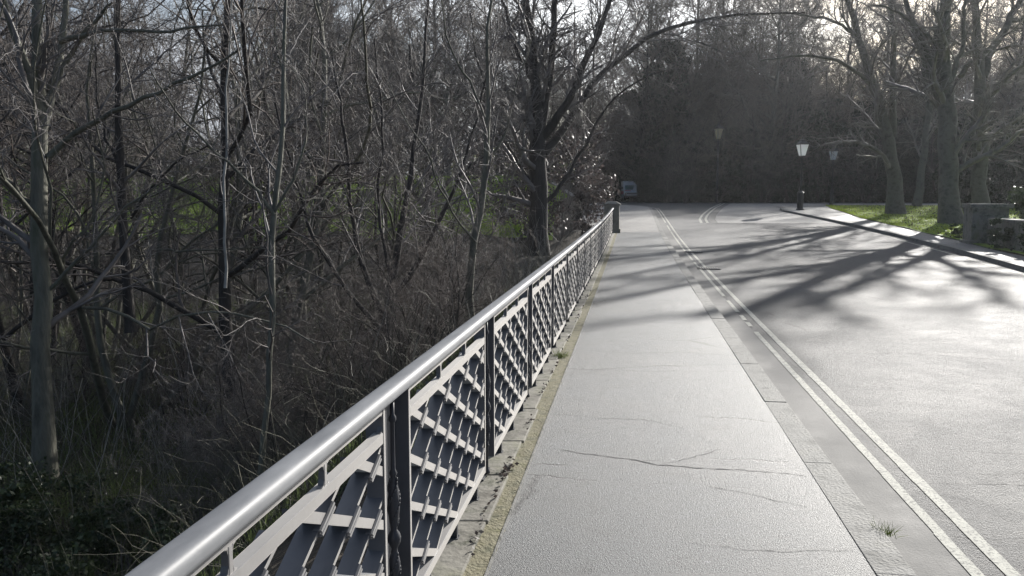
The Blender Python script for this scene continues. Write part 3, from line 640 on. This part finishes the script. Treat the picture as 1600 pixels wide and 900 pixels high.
pixtree('bare_tree', [
    [(842, 400, 25, .85), (842, 330, 25, .78), (840, 260, 25, .74), (842, 190, 25, .66), (838, 120, 25, .46), (828, 50, 25, .34), (815, -60, 25, .24)],
    [(846, 200, 25, .40), (858, 120, 25, .32), (866, 40, 25, .26), (872, -80, 25, .2)],
    [(848, 215, 25, .42), (885, 165, 24.6, .32), (915, 100, 24.2, .26), (945, 30, 24, .20), (965, -60, 24, .14)],
    [(850, 240, 25, .40), (890, 190, 25.5, .32), (925, 130, 26, .28), (965, 90, 26.5, .24), (1020, 48, 27, .20), (1075, 32, 27.5, .17), (1130, 28, 28, .14), (1190, 18, 28.5, .10), (1260, 20, 29, .06)],
    [(836, 130, 25, .24), (805, 70, 25, .18), (790, 10, 25, .14), (770, -60, 25, .1)],
    [(848, 320, 25, .20), (880, 285, 25, .16), (915, 230, 25, .13), (940, 170, 25, .10), (985, 130, 25, .07), (1040, 110, 25, .04)],
    [(838, 300, 25, .20), (805, 250, 25, .15), (775, 190, 25, .11), (750, 110, 25, .08), (735, 20, 25, .05)]],
    'largest dark bare tree near the railing end with a long limb over the path', None, bark='bark_dark', seed=10, rmin=.0055, slim=.74,
    lv=[(17, .12, 1, 45, .32, .40, 8, .15, .04, 5), (9, .15, 1, 44, .5, .55, 6, .17, .03, 4), (8, .1, 1, 44, .55, .6, 4, .2, .02, 3)])

# hero trees on the right -----------------------------------------------
LV = [(12, .15, 1, 42, .34, .42, 8, .14, .04, 5), (9, .15, 1, 44, .5, .55, 6, .17, .03, 4), (8, .1, 1, 44, .55, .6, 4, .2, .02, 3)]
pixtree('park_tree', [
    [(1400, 342, 44.5, 1.15), (1398, 300, 44.5, .95), (1392, 240, 44.5, .80), (1378, 175, 44.5, .68), (1362, 125, 44.5, .55), (1345, 70, 44.5, .45), (1325, 10, 44.5, .34), (1310, -60, 44.5, .24)],
    [(1394, 215, 44.5, .5), (1396, 150, 44.5, .42), (1395, 80, 44.5, .36), (1394, 0, 44.5, .28), (1392, -80, 44.5, .2)],
    [(1368, 140, 44.5, .3), (1330, 105, 44, .24), (1290, 88, 43.5, .2), (1240, 86, 43, .14), (1190, 95, 42.5, .08)],
    [(1345, 60, 44.5, .22), (1300, 30, 44, .18), (1250, 20, 44, .13), (1200, 22, 44, .08)]],
    'park tree with leaning forked trunk on the grass, nearest the lamps', None, bark='plane', seed=21, rmin=.009, slim=.86, lv=LV)
pixtree('park_tree', [
    [(1487, 357, 36.5, 1.15), (1484, 300, 36.5, .98), (1480, 220, 36.5, .92), (1477, 140, 36.5, .86), (1474, 60, 36.5, .62), (1476, 0, 36.5, .55), (1478, -80, 36.5, .4)],
    [(1470, 165, 36.5, .4), (1452, 110, 36.5, .36), (1438, 60, 36.5, .32), (1418, 10, 36.5, .26), (1400, -60, 36.5, .18)],
    [(1484, 130, 36.5, .34), (1502, 80, 36.5, .25), (1506, 30, 36.5, .2), (1516, -40, 36.5, .14)],
    [(1468, 80, 36.5, .26), (1440, 45, 36.5, .2), (1400, 15, 36.5, .14), (1360, 8, 36, .08)]],
    'thickest park tree with one upright trunk on the grass beside the stone plinth', None, bark='plane', seed=22, rmin=.008, slim=.86, lv=LV)
pixtree('park_tree', [
    [(1533, 350, 39, .95), (1532, 280, 39, .80), (1530, 200, 39, .72), (1533, 140, 39, .62), (1530, 70, 39, .44), (1524, 0, 39, .36), (1515, -70, 39, .26)],
    [(1536, 120, 39, .5), (1552, 70, 39, .42), (1575, 35, 39, .38), (1597, -5, 39, .3), (1625, -60, 39, .22)],
    [(1498, 118, 39, .30), (1520, 95, 39, .34), (1545, 78, 39, .34)],
    [(1534, 175, 39, .3), (1560, 135, 38.6, .26), (1590, 105, 38.2, .2), (1640, 85, 38, .15)],
    [(1575, 35, 39, .2), (1600, 30, 38.6, .18), (1640, 15, 38, .12)]],
    'park tree with Y shaped fork behind the stone plinth at far right', None, bark='plane', seed=23, rmin=.008, slim=.86, lv=LV)
pixtree('park_tree', [
    [(1432, 322, 55, .62), (1440, 260, 55, .52), (1452, 180, 55, .44), (1448, 110, 55, .36), (1425, 40, 55, .26), (1400, -40, 55, .18)],
    [(1452, 175, 55, .26), (1470, 110, 55, .22), (1462, 40, 55, .16), (1470, -40, 55, .1)]],
    'slanting slim park tree seen between the two thick trunks', None, bark='plane', seed=24, rmin=.01, slim=.86, lv=LV)

# prototypes for the mass of trees -----------------------------------------
def far_away(o): o.location = (0, 0, 0)
wood = [make_tree('bare_tree', 10.0, .10, 41, 13, (.05, 0), 'bark', 'twig', .24, 48, .50, 1.45, 8, 1, .0030, .03, .3, .10),
        make_tree('bare_tree', 11.5, .13, 42, 15, (-.06, .05), 'bark_dark', 'twig2', .22, 50, .48, 1.45, 8, 1, .0032, .03, .3, .09),
        make_tree('bare_tree', 8.5, .07, 43, 7, (.1, 0), 'bark', 'twig', .25, 46, .55, 1.2, 7, 4, .0030, .02, .3, .11),
        make_tree('bare_tree', 9.5, .085, 44, 8, (0, -.08), 'bark_dark', 'twig2', .22, 50, .52, 1.2, 7, 3, .0030, .02, .3, .10)]
thick = [make_tree('thicket_shrub', 4.4, .028, 51, 6, (0, 0), 'bark_dark', 'twig2', .1, 44, .6, 1.2, 6, 8, .0024, .0, .2, .13), make_tree('thicket_shrub', 3.6, .024, 52, 6, (.1, .1), 'bark', 'twig', .1, 46, .6, 1.2, 6, 9, .0024, -.01, .2, .14)]
sapl = [make_tree('sapling', 5.6, .022, 61, 10, (.08, 0), 'bark_pale', 'twig', .2, 38, .35, .8, 4, 1, .0026), make_tree('sapling', 6.4, .036, 62, 11, (-.06, .1), 'bark', 'twig2', .2, 36, .36, .8, 4, 1, .0028)]
big = [make_tree('tall_bare_tree', 18.0, .26, 71, 26, (0, 0), 'plane', 'twig2', .12, 48, .40, 1.5, 8, 1, .015, .04), make_tree('tall_bare_tree', 16.5, .22, 72, 26, (.06, .04), 'bark_dark', 'twig2', .10, 50, .42, 1.5, 8, 1, .015, .04),
       make_tree('tall_bare_tree', 14.0, .13, 73, 12, (-.04, .04), 'bark_dark', 'twig2', .06, 42, .44, 1.3, 7, 3, .013, .04)]
used = set()
def place(proto, loc, rz, sc, label, cat, group):
    o = proto if proto.name not in used else copy_tree(proto); used.add(proto.name)
    o.location = loc; o.rotation_euler = (0, 0, rz); o.scale = (sc, sc, sc*random.uniform(.92, 1.1)); tag(o, label, cat, group); return o
def spot(px_, d):                      # ground point in the direction of column px_
    v = FWD*1.0+RGT*(px_-800)/F_PX; p = EYE+v*d; return float(p[0]), float(p[1])
def tz(x, y): return float(terr(x, y))

rr = random.Random(77)
def scatter(n, lo, hi, pa, pb, protos, smin, smax, label, cat, group, gap=1.2, xmax=-2.6, taken=[]):
    k = tries = 0
    while k < n and tries < n*40:
        tries += 1; d = lo+(hi-lo)*rr.random()**.8; x, y = spot(rr.uniform(pa, pb), d)
        if x > xmax or (x/y < -.62 and d < 14.5) or (d > 21 and d < 80 and (x-0)/y > -.36 and y > 22 and rr.random() < .8) or any((x-a)**2+(y-b)**2 < gap**2 for a, b in taken): continue
        taken.append((x, y)); place(protos[k % len(protos)], (x, y, tz(x, y)), rr.uniform(0, 6.28), rr.uniform(smin, smax), label, cat, group); k += 1
scatter(23, 11, 25, -150, 905, wood, .8, 1.25, 'bare tree of the dense wood on the low ground left of the railing', 'tree', 'bare trees in the wood left of the railing', 1.2, -5.6)
scatter(40, 9, 20, -150, 920, thick, .5, .8, 'tangled leafless shrub in the hollow beside the railing', 'shrub', 'leafless shrubs in the hollow beside the railing', .9, -2.6)
scatter(12, 11, 22, -120, 760, sapl, .8, 1.2, 'thin leafless sapling among the brushwood below the railing', 'sapling', 'leafless saplings in the brushwood', .8, -2.8)
scatter(54, 80, 104, -200, 960, big, 1.0, 1.4, 'tall bare tree in the wood beyond the sunny lawn', 'tree', 'tall bare trees beyond the lawn', 2.2, -6)
scatter(5, 40, 60, 100, 700, wood, .7, .9, 'small bare tree scattered on the sunny lawn', 'tree', 'small bare trees on the lawn', 5, -6)
# tall bare trees right behind the evergreens and beside the road
rr = random.Random(5)
for px_, d, s in ((1010, 104, 1.0), (1065, 98, .85), (1120, 108, 1.1), (1165, 100, .95), (1215, 106, 1.05), (1262, 98, .9), (1305, 104, 1.05), (1350, 95, 1.0), (1395, 102, 1.1), (1445, 96, 1.05), (1500, 104, 1.1), (1550, 98, 1.05), (1600, 104, 1.1), (1650, 98, 1.1), (960, 96, 1.0), (900, 92, .95)) + tuple((985+k*21+rr.uniform(-9, 9), rr.uniform(88, 101), rr.uniform(1.0, 1.5)) for k in range(44)) + tuple((1000+k*22+rr.uniform(-8, 8), rr.uniform(84, 90), rr.uniform(1.05, 1.4)) for k in range(11)):
    x, y = spot(px_, d); place(big[rr.randrange(3)], (x, y, tz(x, y)), rr.uniform(0, 6), s, 'tall bare tree standing behind the dark evergreens', 'tree', 'tall bare trees behind the evergreens')

# ------------------------------------------------------------------ leafy things
def leaves(name, C3, size, mat, parent=None, g=rng, long=1.7, flat=.0):
    n = len(C3); a = nrm(g.normal(0, 1, (n, 3))*[1, 1, 1-flat]); b = nrm(np.cross(a, g.normal(0, 1, (n, 3)))); c = np.cross(a, b)
    s = (size*g.uniform(.6, 1.3, n))[:, None]
    V = np.stack([C3-a*s*long*.5, C3+b*s*.5+c*s*.1, C3+a*s*long*.5, C3-b*s*.5+c*s*.1], 1).reshape(-1, 3)
    i = np.arange(n)*4; return link(name, mesh_np(name, V, np.stack([i, i+1, i+2, i+3], 1)), parent, mat)
def clumps(n, nc, rad, H, z0, g, cs=.9, prof=lambda t: np.sqrt(np.clip(1-(2*t-1)**2, 0, 1))):
    t = g.random(nc); a = g.uniform(0, 6.283, nc); r = rad*prof(t)*np.sqrt(g.uniform(.35, 1.0, nc))
    cc = np.stack([r*np.cos(a), r*np.sin(a), z0+t*H], 1); k = g.integers(0, nc, n)
    sz = cs*g.uniform(.5, 1.2, nc)[k][:, None]
    return cc[k]+g.normal(0, .42, (n, 3))*sz*[1, 1, .75]
def ever_tree(seed, H, rad, nleaf, prof, name='evergreen_tree', mat='ever', size=.20, nc=150):
    g = np.random.default_rng(seed); e = empty(name)
    P, Rr = grow(np.array([[0, 0, -.3]]), np.array([[0, 0, 1.]]), np.array([H*.92]), np.array([.22]), 10, .04, .02, .2, g)
    l1 = crownparts(P, Rr, [(16, .1, .95, 62, .32, .45, 6, .1, .03, 5)], g)
    link('trunk', tubemesh('trunk', [(P, Rr, 8)]+l1), e, M['bark_dark'])
    leaves('crown', clumps(nleaf, nc, rad, H*.96, .25, g, rad*.19, prof), size, M[mat], e, g)
    return e
cone = lambda t: .25+.75*np.sqrt(np.clip(1-t, 0, 1))*np.clip(t*6+.5, 0, 1)
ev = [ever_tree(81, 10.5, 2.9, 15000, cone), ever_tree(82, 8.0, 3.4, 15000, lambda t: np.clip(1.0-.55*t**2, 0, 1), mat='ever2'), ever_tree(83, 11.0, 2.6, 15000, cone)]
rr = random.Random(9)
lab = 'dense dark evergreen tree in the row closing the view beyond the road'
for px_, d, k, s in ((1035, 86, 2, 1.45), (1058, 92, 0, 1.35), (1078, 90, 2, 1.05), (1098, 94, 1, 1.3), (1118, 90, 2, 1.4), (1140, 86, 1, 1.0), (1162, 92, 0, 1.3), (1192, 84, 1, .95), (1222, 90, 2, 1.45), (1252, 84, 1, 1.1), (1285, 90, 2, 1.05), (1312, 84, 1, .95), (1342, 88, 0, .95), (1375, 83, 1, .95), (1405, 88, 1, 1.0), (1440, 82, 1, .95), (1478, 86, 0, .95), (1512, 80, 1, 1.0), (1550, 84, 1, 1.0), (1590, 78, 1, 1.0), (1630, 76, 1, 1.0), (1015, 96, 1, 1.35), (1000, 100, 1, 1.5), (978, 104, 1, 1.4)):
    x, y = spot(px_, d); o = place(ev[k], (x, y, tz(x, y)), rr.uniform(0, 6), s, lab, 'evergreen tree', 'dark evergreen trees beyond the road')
# low evergreen shrubs at the foot of that row
def shrub_proto(name, seed, H, rad, n, mat, size, stems=9, flat=.2, nc=30):
    g = np.random.default_rng(seed); e = empty(name)
    D = nrm(np.concatenate([g.normal(0, .45, (stems, 2)), np.ones((stems, 1))], 1))
    P, Rr = grow(np.zeros((stems, 3))-[0, 0, .1], D, H*g.uniform(.7, 1, stems), np.full(stems, .018), 7, .1, .03, .3, g)
    l1 = crownparts(P, Rr, [(6, .2, 1, 42, .45, .6, 4, .15, .03, 3)], g, .003)
    link('stems', tubemesh('stems', [(P, Rr, 5)]+l1), e, M['twig'])
    leaves('foliage', clumps(n, nc, rad, H, .05, g, rad*.30, lambda t: np.clip(.6+.6*np.sin(t*2.6), .3, 1)), size, M[mat], e, g); return e
sh = [shrub_proto('evergreen_shrub', 91, 2.6, 1.5, 9000, 'ever', .10), shrub_proto('evergreen_shrub', 92, 3.4, 1.7, 9000, 'ever2', .11)]
for k, px_ in enumerate(range(1045, 1640, 22)):
    x, y = spot(px_+rr.uniform(-8, 8), 79.5+rr.uniform(0, 3)-(px_ > 1330)*2); place(sh[k % 2], (x, y, tz(x, y)), rr.uniform(0, 6), rr.uniform(.8, 1.15), 'low dark evergreen shrub at the foot of the tree row', 'shrub', 'evergreen shrubs below the tree row')
rr = random.Random(61)
for k, px_ in enumerate((1048, 1068, 1162, 1188, 1224, 1276, 1322, 1345, 1455, 1505, 1545)):
    x, y = spot(px_, 77.5+rr.uniform(0, 1.5)-(px_ > 1330)*3); place(wood[1+2*(k % 2)] if k % 3 else thick[0], (x, y, tz(x, y)), rr.uniform(0, 6), rr.uniform(.7, 1.0) if k % 3 else rr.uniform(1.2, 1.7), 'slim bare tree standing in front of the dark evergreen row', 'tree', 'slim bare trees before the evergreen row')
# clipped hedge hiding the right half of the van
hg = empty('clipped_hedge', gz((1.45, 81.0), -.05)); tag(hg, 'tall dark clipped hedge with an upright edge beside the white van', 'hedge')
g = np.random.default_rng(3); n = 30000
C3 = g.uniform([-1.05, -.5, 0], [1.55, 1.6, 4.2], (n, 3)); fce = g.random(n) < .5; C3[fce, 1] = -.5+np.abs(g.normal(0, .08, fce.sum())); f2 = g.random(n) < .15; C3[f2, 0] = -1.05+np.abs(g.normal(0, .05, f2.sum()))
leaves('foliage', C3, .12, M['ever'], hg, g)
P, Rr = grow(g.uniform([-1, -.2, 0], [1.5, 1.3, 0], (14, 3)), nrm(g.normal(0, .1, (14, 3))+[0, 0, 1]), np.full(14, 3.8), np.full(14, .03), 6, .06, .02, .4, g)
link('stems', tubemesh('stems', [(P, Rr, 5)]), hg, M['bark_dark'])
# shrub with withered hanging leaves by the end pillar
ws = shrub_proto('withered_shrub', 95, 4.0, 2.3, 4200, 'dead', .105, 16, nc=40); x, y = -3.15, 34.8
place(ws, (x, y, tz(x, y)), 0, .95, 'leafy shrub with withered brown leaves overhanging the end pillar', 'shrub', None)
ws2 = copy_tree(ws); ws2.location = (-3.6, 40.5, tz(-3.6, 40.5)-.1); ws2.rotation_euler = (0, 0, 2.1); ws2.scale = (.95, .95, 1.15); tag(ws2, 'taller withered shrub just behind the pillar at the path edge', 'shrub')
ws3 = copy_tree(ws); ws3.location = (-6.2, 38.0, tz(-6.2, 38.0)); ws3.rotation_euler = (0, 0, 4.0); tag(ws3, 'withered shrub between the big dark tree and the pillar', 'shrub')
# laurels in the bottom left corner
lr = [shrub_proto('laurel_bush', 97, 1.5, 1.1, 6500, 'laurel', .055, 10), shrub_proto('laurel_bush', 98, 1.1, 1.0, 5500, 'laurel', .05, 9)]
first = True
for k, (px_, d) in enumerate(((0, 8.6), (95, 9.4), (-60, 9.6), (150, 8.3), (20, 6.8))):
    x, y = spot(px_, d); place(lr[k % 2], (x, y, tz(x, y)-.1), k*1.3, .62+.06*(k % 4), 'glossy leaved evergreen bush low in the hollow, bottom left of the railing', 'bush', 'glossy bushes in the bottom left hollow')
# undergrowth ------------------------------------------------------------
g = np.random.default_rng(123)
def left_points(n, dlo, dhi, pa=-200, pb=930, xm=-1.5):
    d = dlo+(dhi-dlo)*g.random(n)**.75; px_ = g.uniform(pa, pb, n)
    v = FWD[None]+RGT[None]*((px_-800)/F_PX)[:, None]; p = v*d[:, None]; m = (p[:, 0] < xm) & ~((px_ > 600) & (d > 25)); p = p[m]; p[:, 2] = terr(p[:, 0], p[:, 1]); return p
p = left_points(9000, 5, 27); n = len(p)
P, Rr = grow(p, nrm(g.normal(0, .45, (n, 3))*[1, 1, .3]+[0, 0, 1]), g.uniform(.4, 1.5, n), g.uniform(.002, .005, n), 7, .2, -.07, .35, g)
b1 = crownparts(P, Rr, [(3, .2, .9, 48, .4, .7, 4, .2, -.02, 3)], g, .0022)
tag(link('brushwood', tubemesh('brushwood', [(P, Rr, 3)]+b1), None, M['brush']), 'tangle of dead brown stems and brambles covering the hollow', 'brushwood', None, 'stuff')
p = left_points(1500, 9, 26); n = len(p)
P, Rr = grow(p, nrm(g.normal(0, .3, (n, 3))*[1, 1, .3]+[0, 0, 1]), g.uniform(.7, 2.4, n), g.uniform(.003, .006, n), 7, .09, -.02, .35, g)
tag(link('pale_dead_stems', tubemesh('pale_dead_stems', [(P, Rr, 3)]), None, M['bark_pale']), 'pale dry upright stems scattered through the brushwood', 'dead stems', None, 'stuff')
p = left_points(110000, 5.5, 30); p[:, 2] += np.abs(g.normal(0, .16, len(p)))*(.6+.8*np.sin(p[:, 0]*1.1)*np.cos(p[:, 1]*.8))
tag(leaves('ground_ivy', p, .040, M['ivy'], None, g, 1.3), 'ivy and low green growth creeping over the hollow', 'ground cover', None, 'stuff')
p = left_points(40000, 5.5, 26); p[:, 2] += .03
tag(leaves('leaf_litter', p, .045, M['dead'], None, g, 1.4, .6), 'dead leaves lying over the floor of the hollow', 'leaf litter', None, 'stuff')

# wood on the horizon, one mass far behind everything
def farwood(name, pa, pb, d0, d1, n, hmax, label):
    d = g.uniform(d0, d1, n); px_ = g.uniform(pa, pb, n); v = FWD[None]+RGT[None]*((px_-800)/F_PX)[:, None]; p = v*d[:, None]; p[:, 2] = terr(p[:, 0], p[:, 1])
    P, Rr = grow(p, nrm(g.normal(0, .12, (n, 3))+[0, 0, 1]), g.uniform(.6, 1, n)*hmax, np.full(n, .16), 7, .05, .02, .2, g)
    b1 = crownparts(P, Rr, [(14, .1, 1, 42, .36, .4, 5, .14, .04, 3), (8, .1, 1, 42, .5, .6, 4, .18, .02, 3)], g, .016)
    tag(link(name, tubemesh(name, [(P, Rr, 4)]+b1), None, M['twig2']), label, 'far wood', None, 'stuff')
farwood('far_wood', -250, 1000, 110, 155, 240, 15, 'far grey wood closing the horizon behind the lawn')
farwood('far_wood', 960, 1750, 106, 150, 150, 15, 'far brown wood behind the evergreen row')
n = 60000; d = g.uniform(96, 108, n); px_ = g.uniform(960, 1750, n); v = FWD[None]+RGT[None]*((px_-800)/F_PX)[:, None]; p = v*d[:, None]; p[:, 2] = terr(p[:, 0], p[:, 1])+7.5*g.random(n)**1.3*(.8+.35*np.sin(px_*.05)*np.cos(px_*.021))
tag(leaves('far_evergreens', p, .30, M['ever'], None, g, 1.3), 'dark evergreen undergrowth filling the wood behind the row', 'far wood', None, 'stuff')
n = 45000; d = g.uniform(100, 112, n); px_ = g.uniform(-250, 960, n); v = FWD[None]+RGT[None]*((px_-800)/F_PX)[:, None]; p = v*d[:, None]; p[:, 2] = terr(p[:, 0], p[:, 1])+4.5*g.random(n)**1.3
tag(leaves('far_scrub', p, .28, M['ivy'], None, g, 1.3), 'dull scrub at the foot of the far wood behind the lawn', 'far wood', None, 'stuff')

# ------------------------------------------------------------------ right side: stone plinth, dark hedge
pz = float(hy(27.5)); sp = empty('stone_plinth', (11.5, 28.4, pz), -.10); tag(sp, 'broad grey stone plinth with flat slab top beside the pavement on the right', 'plinth')
a = MB(); a.box((-.60, -.55, -.05), (.60, .55, .12)); a.build('base', M['stone'], sp, .015)
a = MB(); a.box((-.53, -.48, .121), (.53, .48, 1.18)); a.build('shaft', M['stone'], sp, .012)
a = MB(); a.box((-.62, -.58, 1.182), (.62, .58, 1.32)); a.build('cap', M['stone'], sp, .012)
wr = empty('parapet_wall', (10.98, 23.2, float(hy(24))), -.12); tag(wr, 'low dark parapet wall running right of the stone plinth', 'wall')
a = MB()
for k in range(14): a.box((-.2, -9.4+k*1.0, -.1), (.2, -9.4+k*1.0+.995, .82))
a.build('wall_face', M['stone'], wr, .01)
a = MB()
for k in range(9): a.box((-.26, -9.5+k*1.55, .822), (.26, -9.5+k*1.55+1.54, .93))
a.build('coping', M['stone'], wr, .01)
iv = [shrub_proto('ivy_bush', 99, 1.5, .9, 5200, 'laurel', .065, 8)]
for k, (x, y, s, lb) in enumerate(((11.15, 25.8, .6, 'glossy ivy bush spilling over the pavement beside the plinth'), (10.95, 23.4, .7, 'ivy bush second from the plinth along the low wall'), (10.6, 20.6, .7, 'ivy bush at the right edge over the low wall'), (13.9, 29.6, 1.1, 'ivy bush growing up behind the stone plinth'), (15.2, 27.5, 1.6, 'tall leafy bush behind the low wall at the right edge'), (11.6, 30.6, .35, 'tiny ivy bush between the thick tree and plinth'))):
    place(iv[0], (x, y, float(hy(y))), k*1.1, s, lb, 'bush', None)
rr = random.Random(31)
for k in range(9):
    x, y = spot(1500+k*20, 46+rr.uniform(0, 14)); place(sh[k % 2], (x, y, float(hy(y))), rr.uniform(0, 6), rr.uniform(.8, 1.2), 'evergreen shrub in the shade behind the stone plinth', 'shrub', 'evergreen shrubs behind the plinth')

# ------------------------------------------------------------------ grass blades
def blades(name, C3, H, wd, label, mat='blade', kind='stuff'):
    n = len(C3); a = g.uniform(0, 6.283, n); hh = H*g.uniform(.5, 1.2, n); dx = np.stack([np.cos(a), np.sin(a), 0*a], 1)*wd; ln_ = g.normal(0, .35, (n, 3))*hh[:, None]; ln_[:, 2] = hh
    V = np.stack([C3-dx, C3+dx, C3+ln_], 1).reshape(-1, 3); i = np.arange(n)*3
    return tag(link(name, mesh_np(name, V, np.stack([i, i+1, i+2], 1)), None, M[mat]), label, 'grass', None, kind)
n = 70000; y = g.uniform(22, 62, n); x = np.interp(y, [-4, 20, 26, 30, 36, 44, 55, 63], [10.0, 10.9, 11.3, 11.5, 11.55, 11.7, 12.9, 14.2])+.02+g.random(n)**1.5*16
blades('verge_grass', np.stack([x, y, hy(y)+.02], 1), .09, .012, 'short bright grass around the park trees on the right')
n = 170000; x = -5-40*g.random(n)**1.2; y = g.uniform(36, 62, n)
blades('lawn_grass', np.stack([x, y, terr(x, y)+.02], 1), .17, .026, 'short bright grass on the lawn beyond the wood', 'lawnblade')
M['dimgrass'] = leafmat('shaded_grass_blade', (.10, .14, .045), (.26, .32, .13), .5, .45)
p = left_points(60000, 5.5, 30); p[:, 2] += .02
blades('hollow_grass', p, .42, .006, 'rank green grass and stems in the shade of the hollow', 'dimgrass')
n = 5000; y = g.uniform(22, 62, n); x = np.interp(y, [-4, 20, 26, 30, 36, 44, 55, 63], [9.5, 10.3, 10.8, 11.2, 11.6, 11.8, 13, 14.3])+g.random(n)*14
tag(leaves('verge_leaves', np.stack([x, y, hy(y)+.08], 1), .06, M['dead'], None, g, 1.3, .6), 'brown fallen leaves scattered over the grass verge', 'fallen leaves', None, 'stuff')
def tuft(loc, n, H, r, label):
    C3 = np.array(loc)[None]+np.concatenate([g.normal(0, r, (n, 2)), np.zeros((n, 1))], 1); a = nrm(np.concatenate([g.normal(0, .6, (n, 2)), np.ones((n, 1))], 1))
    P, Rr = grow(C3, a, H*g.uniform(.5, 1.1, n), np.full(n, .0017), 4, .12, -.12, .2, g); l = np.array(loc); 
    o = link('grass_tuft', tubemesh('grass_tuft', [(P-l, Rr, 3)]), None, M['blade']); o.location = loc; tag(o, label, 'grass tuft')
tuft((1.27, 4.05, -.02), 60, .075, .022, 'small grass tuft growing from the kerb edge near the yellow lines')
tuft((-.715, 8.1, .01), 110, .11, .035, 'grass tuft growing in the stone joint below the railing')
# litter of withered leaves along the coping joint
pts = []
for yc, k in ((4.55, 46), (3.75, 8), (5.5, 9), (6.6, 12), (7.4, 10), (9.2, 14), (3.5, 5), (10.8, 12), (13, 14), (3.95, 6)):
    for _ in range(k): pts.append((-.722+g.normal(0, .014), yc+g.normal(0, .10 if k > 40 else .16), .032+abs(g.normal(0, .008))))
tag(leaves('fallen_leaves', np.array(pts), .020, M['dead'], None, g, 1.4, .5), 'small drift of brown fallen leaves in the coping joint', 'fallen leaves', None, 'stuff')

# ------------------------------------------------------------------ the hazy winter air
hz = MB(); hz.box((-175, -26, -5), (190, 175, 27)); ho = hz.build('haze', None); tag(ho, kind='stuff', label='thin bright haze in the low winter sun', cat='haze')
m, n_, b_, l_ = nodes('haze'); n_.nodes.remove(b_)
pv = n_.nodes.new('ShaderNodeVolumePrincipled'); pv.inputs['Density'].default_value = .00028; pv.inputs['Anisotropy'].default_value = .6; pv.inputs['Color'].default_value = (.93, .96, 1, 1)
l_(pv.outputs[0], n_.nodes['Material Output'].inputs['Volume']); ho.data.materials.append(m)
